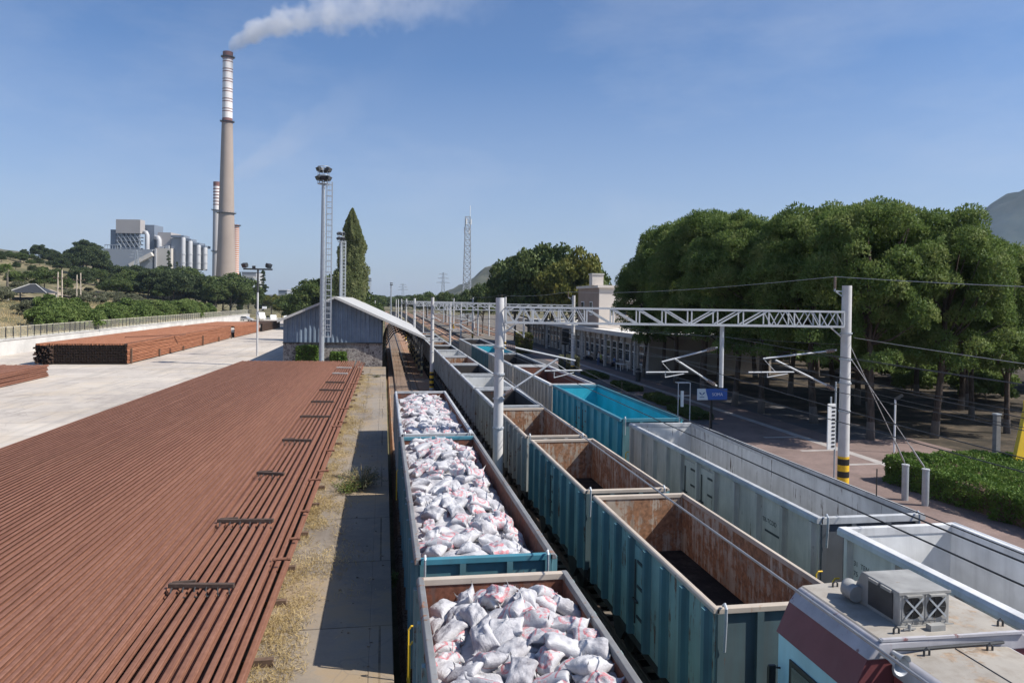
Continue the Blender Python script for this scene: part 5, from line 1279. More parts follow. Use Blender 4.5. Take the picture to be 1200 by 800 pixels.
def crown(name, puffs, radii, per_puff, L, W, mat, seed, per=2, upb=.5, fill=(.55, 1.02), jitter=.45):
    rs__ = np.random.RandomState(seed); out = []
    for p, r in zip(puffs, radii):
        k = max(4, int(per_puff*(r/np.mean(radii))**2)); d = sphere_dirs(k, rs__)
        d[:, 2] = np.where(d[:, 2] < -.35, -d[:, 2]*.6, d[:, 2])
        d[:, 2] *= .85
        rad = r*rs__.uniform(fill[0], fill[1], (k, 1))**.6; h_ = k//2
        out.append(blades(p+(d*rad)[:h_], d[:h_]+np.array([0,0,upb]), L, W, rs__, per, jitter))
        dn = d[h_:]+rs__.normal(0, .28, (k-h_, 3)); dn /= np.linalg.norm(dn, axis=1, keepdims=True)      # leaves lying on the clump's skin
        a_ = np.cross(dn, rs__.normal(0, 1, dn.shape)); a_ /= np.linalg.norm(a_, axis=1, keepdims=True)+1e-9; b_ = np.cross(dn, a_)
        c_ = p+(d*rad)[h_:]; l_ = L*rs__.uniform(.6, 1.1, (len(c_), 1)); w_ = W*1.6*rs__.uniform(.7, 1.3, (len(c_), 1))
        out.append(np.stack([c_-a_*l_*.5, c_-b_*w_*.5, c_+a_*l_*.5, c_+b_*w_*.5], 1).reshape(-1, 3))
    v = np.concatenate(out); return mesh_np(name, v, len(v)//4, 4, mat)
def trunk_mesh(h, r, limbs, seed, mat, lean=.3):
    r_ = random.Random(seed); mb = MB(); px_, py_ = 0, 0; pts = []
    for i in range(7):
        f = i/6; pts.append((lean*f*math.sin(f*2+seed)*1.2, lean*f*math.cos(f*1.7+seed*2), h*f-.15 if i == 0 else h*f))
    mb.tube(pts, [r*(1.25 if i == 0 else 1-.55*i/6) for i in range(7)], 10)
    for p, q in limbs:
        k = min(6, max(2, int(p*6))); a = Vector(pts[k]); b = Vector(q); m_ = a.lerp(b, .5)+Vector((0,0,-.25))
        mb.tube([a, m_, b], [r*.38, r*.26, r*.09], 6)
    o = mb.build('trunk', mat, smooth=True); me = o.data; bpy.data.objects.remove(o); return me
def proto(name, trunk, crown_me, label, cat='tree', group=None):
    root = thing(name, (0,0,-500), label, cat, group); ob('trunk', trunk, root); ob('crown', crown_me, root); return root
PR = {}
def pine_proto(seed):
    rs__ = np.random.RandomState(seed); r_ = random.Random(seed); puffs, radii = [], []
    for i in range(92):
        az = rs__.uniform(0, 6.283); el = math.asin(rs__.uniform(-.25, 1.0)); rr_ = rs__.uniform(.80, 1.0)
        puffs.append((4.0*rr_*math.cos(el)*math.cos(az), 4.0*rr_*math.cos(el)*math.sin(az), 9.6+4.4*rr_*math.sin(el))); radii.append(rs__.uniform(.7, 1.25))
    for i in range(54):
        az = rs__.uniform(0, 6.283); q = rs__.uniform(.35, .95); puffs.append((4.5*q*math.cos(az), 4.5*q*math.sin(az), rs__.uniform(4.6, 8.6))); radii.append(rs__.uniform(.6, 1.0))
    limbs = [(r_.uniform(.45, .95), puffs[r_.randrange(len(puffs))]) for _ in range(16)]
    tm = trunk_mesh(11.5, .25, limbs, seed, M['bark'], (.3,.9,.6,1.2)[seed % 4])
    cm = crown('crown', np.array(puffs), radii, 420, .22, .07, M['pine'], seed, per=2, upb=.55, fill=(.72, 1.02), jitter=.4)
    return proto('pine_tree', tm, cm, '', group='pine trees beside the platform')
for s in range(4): PR['pine%d' % s] = pine_proto(60+s)
def round_proto(name, seed, mat, rx, h, z0, npf, per, L, W, tr=.22, shape='round', bark='barkgrey', upb=.3):
    rs__ = np.random.RandomState(seed); r_ = random.Random(seed); puffs, radii = [], []
    for i in range(npf):
        az = rs__.uniform(0, 6.283); 
        if shape == 'column':
            f = rs__.uniform(0, 1); f = f**1.15; wd = rx*(.55+1.3*f if f < .35 else 1.0*(1-((f-.35)/.65)**3.2)+.04)*rs__.uniform(.35, 1.0); puffs.append((wd*math.cos(az), wd*math.sin(az), z0+(h-z0)*f)); radii.append(rx*rs__.uniform(.20, .32)*(1-.5*f))
        elif shape == 'cone':
            f = rs__.uniform(0, 1)**1.2; wd = rx*(1-f)**.8*rs__.uniform(.4, 1.0); puffs.append((wd*math.cos(az), wd*math.sin(az), z0+(h-z0)*f)); radii.append(rx*rs__.uniform(.25, .4)*(1.1-f*.75))
        else:
            el = math.asin(rs__.uniform(-.55, 1)); q = rs__.uniform(.6, 1.0); lump = 1+.16*math.sin(3*az+seed)+.12*math.sin(5*az+2*el)
            puffs.append((rx*q*lump*math.cos(el)*math.cos(az), rx*q*lump*math.cos(el)*math.sin(az), (z0+h)/2+(h-z0)/2*q*math.sin(el))); radii.append(rx*rs__.uniform(.2, .36))
    limbs = [(r_.uniform(.3, .9), puffs[r_.randrange(npf)]) for _ in range(9)]
    tm = trunk_mesh((z0+h)/2 if shape == 'round' else h*.9, tr, limbs, seed, M[bark], .12)
    return proto(name, tm, crown('crown', np.array(puffs), radii, per, L, W, mat, seed, per=2, upb=upb), '')
PR['broad0'] = round_proto('broadleaf_tree', 5, M['broad'], 4.2, 10, 2.2, 70, 150, .34, .26)
PR['broad1'] = round_proto('broadleaf_tree', 6, M['broad'], 4.6, 9.0, 1.6, 70, 150, .34, .26)
PR['yellow'] = round_proto('broadleaf_tree', 7, M['broadyellow'], 3.8, 9, 2.0, 60, 150, .34, .26)
PR['shrub0'] = round_proto('shrub', 8, M['bright'], 1.7, 2.7, .2, 36, 110, .26, .17, .06)
PR['shrub1'] = round_proto('shrub', 9, M['bright'], 2.1, 2.4, .1, 40, 110, .26, .17, .06)
PR['shrub2'] = round_proto('shrub', 10, M['olive'], 1.8, 2.2, .1, 34, 100, .24, .13, .06)
PR['cypress'] = round_proto('cypress_tree', 11, M['pinedark'], 1.9, 14, .8, 70, 170, .40, .14, .2, 'cone', upb=1.2)
def poplar_proto():
    rs__ = np.random.RandomState(21); n = 62000; f = rs__.uniform(0, 1, n)**.9; az = rs__.uniform(0, 6.283, n)
    env = np.where(f < .3, .72+.93*f, 1-((f-.3)/.7)**2.6)
    lump = 1+.75*fbm(az*1.6+20, f*8+az*.3, 4, 4)-.12*np.sin(f*23+2*az)*(f < .8)
    q = 1-np.abs(rs__.normal(0, .22, n)); r = 2.45*env*lump*np.clip(q, .2, 1.05)
    cen = np.stack([r*np.cos(az), r*np.sin(az), 1.8+20.8*f+.5*lump], 1); d = np.stack([np.cos(az)*.6, np.sin(az)*.6, np.full(n, .9)], 1)
    vv = blades(cen, d, .27, .19, rs__, 1, .6)
    return proto('poplar_tree', trunk_mesh(19, .28, [(.3+.06*k, (1.2*math.cos(k), 1.2*math.sin(k), 6+1.3*k)) for k in range(9)], 3, M['barkgrey'], .1), mesh_np('crown', vv, len(vv)//4, 4, M['poplar']), '')
PR['poplar'] = poplar_proto()
PR['farpine'] = round_proto('pine_tree', 13, M['pinedark'], 4.3, 9.5, 1.5, 80, 150, .5, .2, .25, 'round', 'bark', .6)
def plant(key, x, y, s, rz, label, group=None, z=None, sz=None):
    if z is None: z = float(terrain(np.array([x]), np.array([y]))[0])-.1
    o = copy_tree(PR[key], (x, y, z), rz, label=label, scale=(s, s, sz if sz else s))
    if group: o['group'] = group
    return o
rr = random.Random(77)
GP = 'pine trees beside the platform'
pines = [(28.2,40.2,.99,'stone pine with whitewashed trunk foot behind the striped pole'), (33.2,40.0,.93,'tall stone pine with whitewashed trunk foot standing above the hedge'),
         (39.2,40.4,.84,'dark stone pine at the right edge behind the concrete post'), (28.3,45.9,1.02,''), (28.1,50.0,.98,''), (27.9,55.0,1.0,''), (28.4,60.5,1.05,''), (28.8,65.8,1.06,''), (28.8,71.0,1.08,'stone pine at the far left end of the dense row, next to the station roof'),
         (35.0,47.0,.97,''), (37.5,53.5,1.02,''), (35.5,60.5,1.0,''), (41.5,47.5,.85,''), (36.5,67,.98,''), (45.8,56,.95,''), (43.8,50.2,.95,''), (46.7,52.5,.95,''), (47.5,43.5,.8,''), (46.5,60,.98,''), (42,64,.98,''), (54,50,.92,''), (52,58,.98,''), (30.0,75.8,1.04,''), (28.2,76.6,.84,'stone pine on the platform edge of the row, in front of the station roof corner'), (34.5,72.5,1.0,''), (39.5,74,1.0,''), (44.5,71.5,1.0,'')]
for k, (x, y, s, lab_) in enumerate(pines):
    plant('pine%d' % (k % 4), x+rr.uniform(-.8,.8), y+rr.uniform(-1.0,1.0), s*rr.uniform(.84,1.0), rr.uniform(0, 6.28), lab_ or ('stone pine in the dense green row beside the platform' if x < 34 else 'stone pine deeper in the park behind the front row'), GP, z=.3, sz=s*rr.uniform(1.0,1.10))
for k in range(26):
    plant(('broad0','broad1')[k % 2], 52+rr.uniform(0,26), 52+k*2.6+rr.uniform(-3,3), rr.uniform(.6,.95), rr.uniform(0,6.28), 'dark broadleaf tree in the background behind the pine grove', 'trees behind the pine grove', z=.3)
for k in range(14):
    plant('shrub1', 47+rr.uniform(0,14), 56+k*3.4, rr.uniform(.8,1.3), rr.uniform(0,6.28), 'low shrub in the shade behind the pine trunks', 'shrubs behind the pine grove', z=.3)
def atp(u, D):
    """a ground position that many metres away in a given direction"""
    p = fw.xy.to_3d().normalized()*D + rt*((u-600)*D/870); return p.x, p.y
def put(key, u, vtop, D, base_h, label, group, wide=1.0, zmin=None):
    x, y = atp(u, D); zg = float(terrain(np.array([x]), np.array([y]))[0]); hz = 351+(u-450)*.0148
    zt = 8.3+(hz-vtop)*D/870; h = max(zt-zg, base_h*.35); s = h/base_h
    return plant(key, x, y, s*wide, rr.uniform(0, 6.28), label, group, z=zg-.1, sz=s)
GH = 'trees on the hillside at left'
for key, u, v, D, bh, lab_, wd in (
    ('broad0',18,318,232,10,'dense green tree at the left edge beside the palm',1.15), ('broad1',52,315,238,9,'wide green tree behind the dark pavilion roof',1.2), ('broad0',78,325,250,10,'yellowing tree behind the twin wooden poles',.8),
    ('farpine',45,287,430,9.5,'dark pine crown on the hilltop at far left',1.2), ('farpine',97,283,440,9.5,'big round pine on the hilltop left of the power station',1.25), ('farpine',72,297,410,9.5,'dark pine on the hill between two higher crowns',1.1),
    ('farpine',120,305,385,9.5,'spreading pine below the base of the power station',1.2), ('farpine',142,312,365,9.5,'spreading pine just below the conveyor',1.2), ('farpine',10,300,400,9.5,'dark pine low on the far left hilltop',1.2), ('farpine',28,292,440,9.5,'dark pine at far left skyline',1.2),
    ('farpine',162,313,352,9.5,'spreading pine under the turbine hall',1.15), ('farpine',183,322,340,9.5,'low dark pine in front of the turbine hall',1.15), ('cypress',197,293,470,14,'tall dark cypress in front of the power station',1.0), ('cypress',207,306,460,14,'small dark cypress right of the tall one',1.0),
    ('broad1',217,314,322,9,'large round green tree in front of the round ducts',1.15), ('broad0',238,325,300,10,'green tree left of the tallest chimney foot',1.0), ('broad1',270,322,292,9,'large dark green tree hiding the foot of the tallest chimney',1.2), ('broad0',253,331,282,10,'green tree just below the grey chimney',1.0), ('broad1',291,335,300,9,'green tree right of the chimney foot',.9),
    ('farpine',130,326,300,9.5,'pine at the edge of the sandy slope',1.2), ('farpine',105,318,335,9.5,'pine above the dirt road',1.1), ('farpine',152,331,290,9.5,'pine beside the bare earth patch',1.1), ('broad1',190,338,285,9,'low green tree behind the shrub belt',1.0), ('farpine',168,336,310,9.5,'low dark pine behind the shrub belt',1.0), ('cypress',281,318,380,14,'thin dark cypress right of the tallest chimney foot',.6)):
    put(key, u, v, D, bh, lab_, GH, wd)
for i in range(20):
    put(('farpine','broad1')[i%2], -25+i*7+rr.uniform(-3,3), 291+rr.uniform(-3,16), 385+rr.uniform(-30,50), 9.5, 'dark green tree crowding the hilltop at far left', GH+', hilltop', 1.15)
for i in range(100):
    u = -30+(i*2.9)+rr.uniform(-6,6)
    if 50 < u < 122 and rr.random() < .75: continue
    put(('farpine','farpine','broad1')[i%3], u, 320+rr.uniform(-8,18)+max(0,(u-190))*.18, 330+rr.uniform(-60,70), 9.5, 'dark scrub pine scattered over the hillside below the power station', GH+', scattered', 1.2)
GS = 'green shrubs along the railing'
for i in range(96):
    f = i/95; y = 112+rr.uniform(0,1)*128; x = -47.2-rr.uniform(0,1)**1.4*(15 if y > 135 else 5)-max(0, (128-y)*.2)
    if 600+870*(x*rt.x+y*rt.y)/(x*math.sin(YAW)+y*math.cos(YAW)) < 44: continue
    plant('shrub%d' % (0 if rr.random() < .45 else 1), x, y, rr.uniform(.55,1.5), rr.uniform(0,6.28), 'leafy bright green shrub in the belt above the railing', GS)
for i in range(70):
    y = rr.uniform(100,320); x = -52-rr.uniform(0,75)
    plant('shrub2', x, y, rr.uniform(.7,1.4), rr.uniform(0,6.28), 'dusty grey green bush on the dry slope', 'dusty bushes on the slope')
put('poplar', 412, 249, 128, 22.5, 'tall narrow poplar behind the shed roof', 'poplars', 1.0)
for u, v, D, key, bh, lab_, wd in ((352,342,205,'broad1',9,'dark green tree at the left behind the shed',1.15), (372,330,190,'broad0',10,'dark green tree between the floodlight mast and the shed roof',1.1), (388,326,180,'broad1',9,'dark green tree left of the poplar trunk',1.1), (318,345,330,'yellow',9,'yellowish tree behind the lamp post',1.0), (330,352,300,'yellow',9,'low yellowish tree right of the lamp post',1.0),
      (308,316,420,'cypress',14,'dark upright conifer behind the lamp post crossbar',1.3), (425,352,170,'broad1',9,'green bush tree at the right foot of the poplar',1.1), (440,346,420,'broad0',10,'far green tree right of the poplar',1.3),
      (522,343,270,'broad0',10,'green tree left of the lattice mast foot',.8), (548,341,235,'broad1',9,'dark tree at the foot of the lattice mast',.7), (566,334,185,'broad0',10,'dark green tree left of the large cluster',.7), (500,343,330,'broad1',9,'small far green tree over the tracks',1.2),
      (604,304,150,'broad0',10,'dark tree at the left of the large cluster behind the trusses',.72), (620,298,142,'broad1',9,'dark green tree in the middle of the large cluster',.75), (640,291,134,'broad0',10,'highest tree of the large cluster behind the trusses',.85), (668,295,122,'yellow',9,'yellow green tree at the right of the large cluster',.78), (680,312,125,'broad0',10,'green tree beside the white station block',.8), (646,300,140,'broad1',9,'green tree behind the yellowish one',1.0)):
    put(key, u, v, D, bh, lab_, 'trees around the tracks', wd)
for i in range(34):
    u = 300+i*10+rr.uniform(-4,4); put(('broad0','broad1','farpine')[i % 3], u, 347.5+rr.uniform(-2.5,1.5), rr.uniform(430,760), 10, 'small dark tree in the far line along the horizon', 'far trees along the horizon', 2.2)
for k_ in list(PR):
    for c in list(PR[k_].children): bpy.data.objects.remove(c)
    bpy.data.objects.remove(PR[k_])
# dirt road climbing the slope
pts_ = [atp(u, D) for u, D in ((128,300),(116,268),(104,246),(92,232),(78,226),(60,236),(44,262))]
vv, ff = [], []
for i, (x, y) in enumerate(pts_):
    q = pts_[min(i+1, len(pts_)-1)]; p = pts_[max(i-1, 0)]; d = Vector((q[0]-p[0], q[1]-p[1], 0)).normalized(); nrm = Vector((-d.y, d.x, 0))
    for j in range(5):
        X_, Y_ = x+nrm.x*(j-2)*2.0, y+nrm.y*(j-2)*2.0; vv.append((X_, Y_, float(terrain(np.array([X_]), np.array([Y_]))[0])+.35))
for i in range(len(pts_)-1):
    for j in range(4): ff.append((i*5+j, i*5+j+1, i*5+j+6, i*5+j+5))
mb = MB(); mb.add(vv, ff); tag(mb.build('dirt_road', soil_mat('dirt_road_soil', (.24,.19,.14), (.34,.28,.21), (.42,.36,.28), .3), smooth=True), kind='structure')
# palm tree by the pavilion
def palm(x, y, h, label):
    zg = float(terrain(np.array([x]), np.array([y]))[0]); root = thing('palm_tree', (x,y,zg), label, 'palm')
    mb = MB(); mb.tube([(0,0,-.2),(0.1,0,h*.5),(0,0,h)], [.32,.24,.22], 10); mb.build('trunk', M['barkgrey'], root, world=False, smooth=True)
    rs__ = np.random.RandomState(int(h*10)); vv = []
    for i in range(34):
        az = rs__.uniform(0, 6.283); el = rs__.uniform(-.4, 1.2); Lf = rs__.uniform(2.0, 2.8)
        for j in range(9):
            f = (j+1)/9; rad = Lf*f*math.cos(el); z = h+Lf*f*math.sin(el)-1.5*f*f
            p = np.array([[rad*math.cos(az), rad*math.sin(az), z]]); d = np.array([[math.cos(az), math.sin(az), .2-f]])
            vv.append(blades(np.repeat(p, 4, 0), np.repeat(d, 4, 0), .6, .09, rs__, 1, .7))
    vv = np.concatenate(vv); ob('fronds', mesh_np('fronds', vv, len(vv)//4, 4, M['bright']), root)
palm(*atp(8, 195), 7.5, 'palm tree at the left edge above the railing')
# hedge, beds, ivy, weeds, dry grass
def leafbox(name, x0, x1, y0, y1, z0, z1, n, L, W, mat, label, cat, seed, rcorner=0, kind=None, group=None, lump=.12):
    rs__ = np.random.RandomState(seed); cx__, cy__ = (x0+x1)/2, (y0+y1)/2; hx, hy, hz = (x1-x0)/2, (y1-y0)/2, (z1-z0)/2
    A = np.array([hx*hy*4, hy*hz*4, hy*hz*4, hx*hz*4, hx*hz*4]); f = rs__.choice(5, n, p=A/A.sum()); q = rs__.uniform(-1, 1, (n, 2)); p = np.zeros((n,3)); d = np.zeros((n,3))
    for k, (axx, sg) in enumerate(((2,1),(0,1),(0,-1),(1,1),(1,-1))):
        m_ = f == k; o_ = [a for a in range(3) if a != axx]; p[m_, axx] = sg; p[np.ix_(m_, o_)] = q[m_]; d[m_, axx] = sg
    r2 = np.maximum(np.abs(p[:,0])*hx-(hx-.45), 0)**2+np.maximum(np.abs(p[:,1])*hy-(hy-.45), 0)**2+np.maximum(p[:,2]*hz-(hz-.3), 0)**2
    pw = p*np.array([hx,hy,hz]); s = np.where(np.sqrt(r2) > .45, .45/np.sqrt(np.maximum(r2, 1e-6)), 1)[:,None]
    pw = pw - d*(1-s)*.5
    lum = fbm(pw[:,0]*1.3+seed+pw[:,2]*1.1, pw[:,1]*1.3+pw[:,2]*.9, seed, 3)*lump*2.2
    pw = pw + d*(lum[:,None]-rs__.uniform(0,.16,(n,1)))
    pw += np.array([cx__, cy__, (z0+z1)/2]) - np.array([cx__, cy__, z0])
    vv = blades(pw, d*.8+np.array([0,0,.5]), L, W, rs__, 1, .7)
    root = thing(name, (cx__, cy__, z0), label, cat, group)
    ob('foliage', mesh_np('foliage', vv, len(vv)//4, 4, mat), root)
    mb = MB(); mb.box((-hx+.28,-hy+.28,0),(hx-.28,hy-.28,2*hz-.28)); mb.build('inner_twigs', M['wood'], root, world=False)
    return root
leafbox('hedge', 22.6, 29.4, 15.5, 30.6, .4, 1.55, 90000, .105, .07, M['hedge'], 'thick clipped green hedge block on the platform at the right edge', 'hedge', 3, lump=.2)
for k, (x, y, a, b, lab_) in enumerate(((21.6,50,1.7,4.6,'dark oval planting bed nearest the blue station sign'), (22.2,57,1.6,4.6,'second dark planting bed left of the blue station sign'), (22.3,66,1.7,4.8,'third dark planting bed along the platform'), (22.4,77,1.7,5.5,'farthest dark planting bed along the platform'))):
    leafbox('planting_bed', x-a/2, x+a/2, y-b/2, y+b/2, .4, .82, 6500, .12, .08, M['broad'], lab_, 'planting bed', 30+k, group='planting beds', lump=.1)
leafbox('bush', 20.6, 22.4, 83, 86.2, .3, 2.0, 5200, .22, .13, M['olive'], 'pale sunlit bush on the platform beyond the cyan wagon', 'bush', 41)
leafbox('bush', 20.5, 22.6, 112, 115, .3, 3.4, 4200, .25, .17, M['broadyellow'], 'yellow green bush seen between the pole and the trusses', 'bush', 42)
leafbox('ivy', -9.2, -6.9, 81.7, 82.5, 1.0, 3.2, 2600, .22, .15, M['hedge'], 'green climber on the stone shed base left of the floodlight mast', 'climber', 43)
leafbox('ivy', -5.6, -3.9, 81.7, 82.5, 1.0, 2.6, 1900, .22, .15, M['hedge'], 'green climber on the stone shed base right of the floodlight mast', 'climber', 44)
def weed(x, y, z, r, h, n, label, seed, mat):
    rs__ = np.random.RandomState(seed); root = thing('weed', (x,y,z), label, 'weed'); mb = MB(); vv = []
    for i in range(n):
        az = rs__.uniform(0,6.283); q = rs__.uniform(.3,1); tip = np.array([r*q*math.cos(az), r*q*math.sin(az)*1.2, h*rs__.uniform(.5,1)*(1.1-.5*q)]); b0 = np.array([tip[0]*.12, tip[1]*.12, 0])
        mb.tube([b0, (b0+tip)/2+np.array([0,0,.12*h]), tip], [.009,.006,.003], 4)
        k = 16; f = rs__.uniform(.25,1,(k,1)); vv.append(blades(b0+(tip-b0)*f+rs__.normal(0,.04,(k,3)), np.repeat((tip-b0)[None]/np.linalg.norm(tip), k, 0), .085, .028, rs__, 1, .8))
    mb.build('stems', M['dry'], root, world=False, fix=False); vv = np.concatenate(vv); ob('leaves', mesh_np('leaves', vv, len(vv)//4, 4, mat), root)
weed(-.75, 29.3, 1.0, 1.0, .95, 110, 'spreading green weed bush growing from the quay joint', 4, M['olive'])
weed(-1.25, 28.7, 1.0, .7, .6, 60, 'smaller brighter weed beside the spreading bush on the quay', 5, M['bright'])
weed(.30, 20.2, .55, .25, .5, 16, 'small weed at the quay edge beside the dark wagon', 6, M['bright'])
weed(-.6, 71, 1.0, .5, .25, 26, 'low weed tuft far along the quay', 7, M['olive'])
rs__ = np.random.RandomState(9); n = 52000
yy = 8+66*rs__.uniform(0,1,n)**1.6; wdt = 1.5+.35*np.sin(yy*.7)+.5*fbm(yy*.35, yy*0, 3, 3); xx = -2.62+.008*yy+np.abs(rs__.normal(0,.5,n))*np.clip(wdt,.5,2)
keep = fbm(xx*1.6, yy*.9, 8, 3)+.35-(xx+2.6)*.28 > rs__.uniform(-.3,.5,n); xx, yy = xx[keep], yy[keep]
cen = np.stack([xx, yy, np.full(len(xx), 1.03)], 1); dr = np.stack([rs__.normal(0,.8,len(xx)), rs__.normal(0,.8,len(xx)), rs__.uniform(.2,1.0,len(xx))], 1)
vv = blades(cen, dr, .17, .012, rs__, 1, .3); tag(ob('dry_grass', mesh_np('dry_grass', vv, len(vv)//4, 4, M['dry'])), 'dry straw coloured grass along the foot of the big rail stack', 'grass', None, 'stuff')
n = 26000; yy = rs__.uniform(70, 255, n); xx = -45.4-rs__.uniform(0,1,n)*40; zz = terrain(xx, yy)
cen = np.stack([xx, yy, zz+.05], 1); dr = np.stack([rs__.normal(0,.5,n), rs__.normal(0,.5,n), np.ones(n)], 1); vv = blades(cen, dr, .5, .07, rs__, 1, .3)
tag(ob('dry_grass', mesh_np('dry_grass', vv, len(vv)//4, 4, M['dry'])), 'dry grass on the slope above the retaining wall', 'grass', None, 'stuff')
# litter of small stones and coal by the track and on the quay
rs__ = np.random.RandomState(19); mb = MB()
for i in range(170):
    x = rs__.uniform(-2.2,.1); y = 12+rs__.uniform(0,1)**1.5*60; r = rs__.uniform(.008,.03); mb.box((x-r,y-r*rs__.uniform(.6,1.4),1.0),(x+r,y+r,1.0+r*1.1))
tag(mb.build('gravel_litter', M['quay']), 'scattered small stones on the quay', 'stones', None, 'stuff')
mb = MB()
for i in range(260):
    a = rs__.uniform(0,6.28); q = abs(rs__.normal(0,.35)); x, y = 4.25+q*math.cos(a)*.8, 19.0+q*math.sin(a); r = rs__.uniform(.025,.06); z = -.06+max(0,.12-.2*q); mb.box((x-r,y-r,z),(x+r,y+r*rs__.uniform(.6,1.3),z+r*1.3))
tag(mb.build('rubble_heap', M['yard']), 'small pale heap of broken stones between the left and middle trains', 'rubble', None, 'stuff')

# ---------------------------------------------------------------- platform things
root = thing('station_sign', (20.7,44.4,.4), 'blue and white station name sign reading SOMA on a dark post', 'sign')
M['signblue'] = plain('sign_blue', (.02,.10,.38), .4, 0, .05); M['signwhite'] = plain('sign_white', (.62,.66,.68), .4, 0, .05)
SX, SY, SZ = 20.7, 44.4, 2.6
mb = MB(); mb.cyl((SX,SY+.06,.4),(SX,SY+.06,2.4),.07,10); mb.build('post', M['black'], root)
mb = MB(); mb.box((SX-1.02,SY-.03,SZ-.36),(SX+1.02,SY+.03,SZ+.36)); mb.build('board', M['signblue'], root, bevel=.01)
mb = MB(); pl = [(SX-1.019,SZ-.359),(SX-.30,SZ-.359)] + [(SX-.30-.10*math.sin(a*math.pi/2)**2*1.6, SZ-.359+.718*a) for a in (.2,.4,.6,.8,1)] + [(SX-1.019,SZ+.359)]
mb.prism(pl, 'y', SY-.036, SY-.031); mb.build('white_panel', M['signwhite'], root)
lettering(root, 'SOMA', (SX-.02, SY-.037, SZ-.10), .27, wink, '-y')
mb = MB()
for s in (-1,1): mb.prism([(SX-.70,SZ-.02),(SX-.70+s*.09,SZ+.11),(SX-.70+s*.22,SZ+.14),(SX-.70+s*.12,SZ+.0)], 'y', SY-.042, SY-.037)
mb.prism([(SX-.73,SZ-.04),(SX-.67,SZ-.04),(SX-.70,SZ-.12)], 'y', SY-.042, SY-.037); mb.box((SX-.86,SY-.042,SZ-.2),(SX-.54,SY-.037,SZ-.16)); mb.build('winged_emblem', plain('emblem_blue', (.05,.12,.25), .5), root)
def simple(name, loc, label, cat, parts, group=None, rz=0):
    root = thing(name, loc, label, cat, group); root.rotation_euler = (0,0,rz)
    for nm, m_, fn in parts: mb = MB(); fn(mb); mb.build(nm, m_, root, world=False, bevel=.008)
    return root
def ticks(mb):
    for k in range(11): mb.box((.02,-.075,1.75+k*.17),(.17,-.062,1.83+k*.17))
simple('marker_board', (19.35,29.6,.4), 'narrow tall white ladder like board on a thin post left of the striped pole', 'marker board',
       [('post', M['galv'], lambda mb: mb.cyl((.22,0,0),(.22,0,4.6),.04,8)), ('panel', M['white'], lambda mb: mb.box((-.17,-.06,1.65),(.19,.0,3.65))), ('slot', M['darksteel'], ticks), ('top_lamp', M['galv'], lambda mb: mb.cyl((.0,0,3.65),(.0,0,3.95),.04,8))])
simple('lamp_post', (27.5,36.2,.4), 'thin white post with small camera head behind the hedge', 'post', [('post', M['white'], lambda mb: mb.cyl((0,0,0),(0,0,2.9),.05,8)), ('camera_head', M['darksteel'], lambda mb: (mb.bar((0,0,2.9),(.35,-.1,3.15),.14), mb.bar((-.3,0,2.65),(.2,0,2.65),.03)))])
simple('concrete_post', (28.9,30.9,.4), 'square grey concrete post rising behind the hedge near the right edge', 'post', [('shaft', plain('dark_post_concrete', (.2,.195,.19), .9, 0, .2, 3), lambda mb: mb.box((-.12,-.12,0),(.12,.12,2.85))), ('cap', M['galv'], lambda mb: mb.box((-.15,-.14,2.852),(.15,.14,2.92)))])
simple('yellow_frame', (28.25,29.2,.4), 'slanted bright yellow steel leg at the right edge behind the hedge', 'frame', [('leg', M['yellow'], lambda mb: mb.bar((-.05,0,0),(.75,0,3.6),.42,.2,upv=(0,1,0))), ('leg', M['yellow'], lambda mb: mb.bar((3.4,0,0),(2.6,0,3.6),.42,.2,upv=(0,1,0))), ('crossbeam', M['yellow'], lambda mb: mb.box((.5,-.1,3.45),(2.9,.1,3.75)))])
simple('guard_frame', (18.9,44.6,.4), 'small galvanised guard frame with a white lamp behind the cyan wagon', 'signal', [('frame', M['galvlight'], lambda mb: [mb.bar(a,b,.05) for a,b in (((-.4,0,0),(-.4,0,2.9)),((.4,0,0),(.4,0,2.9)),((-.4,0,2.9),(.4,0,2.9)),((-.4,0,2.1),(.4,0,2.1)),((-.4,.5,2.9),(.4,.5,2.9)),((-.4,0,2.9),(-.4,.5,2.9)),((.4,0,2.9),(.4,.5,2.9)))]), ('lamp', M['white'], lambda mb: mb.cyl((-.15,-.05,1.4),(-.15,-.05,2.4),.1,10))])
simple('signal_post', (19.6,79,.4), 'dark railway signal head on a dark post beyond the cyan wagon', 'signal', [('post', M['darksteel'], lambda mb: mb.cyl((0,0,0),(0,0,3.6),.12,10)), ('signal_head', M['black'], lambda mb: mb.box((-.4,-.15,3.3),(.4,.15,5.0))), ('visor', M['black'], lambda mb: [mb.cyl((x,-.15,z),(x,-.4,z),.13,10) for x in (-.15,.15) for z in (3.7,4.3)])])
simple('bollard', (25.6,72.2,.4), 'dark litter bin on the shaded platform kerb', 'bin', [('body', M['darksteel'], lambda mb: mb.tube([(0,0,0),(0,0,.9)], [.25,.3], 12)), ('hood', M['black'], lambda mb: mb.tube([(0,0,1.15),(0,0,1.3)], [.32,.15], 12)), ('stem', M['black'], lambda mb: mb.cyl((.2,0,.8),(.2,0,1.2),.03,6))])
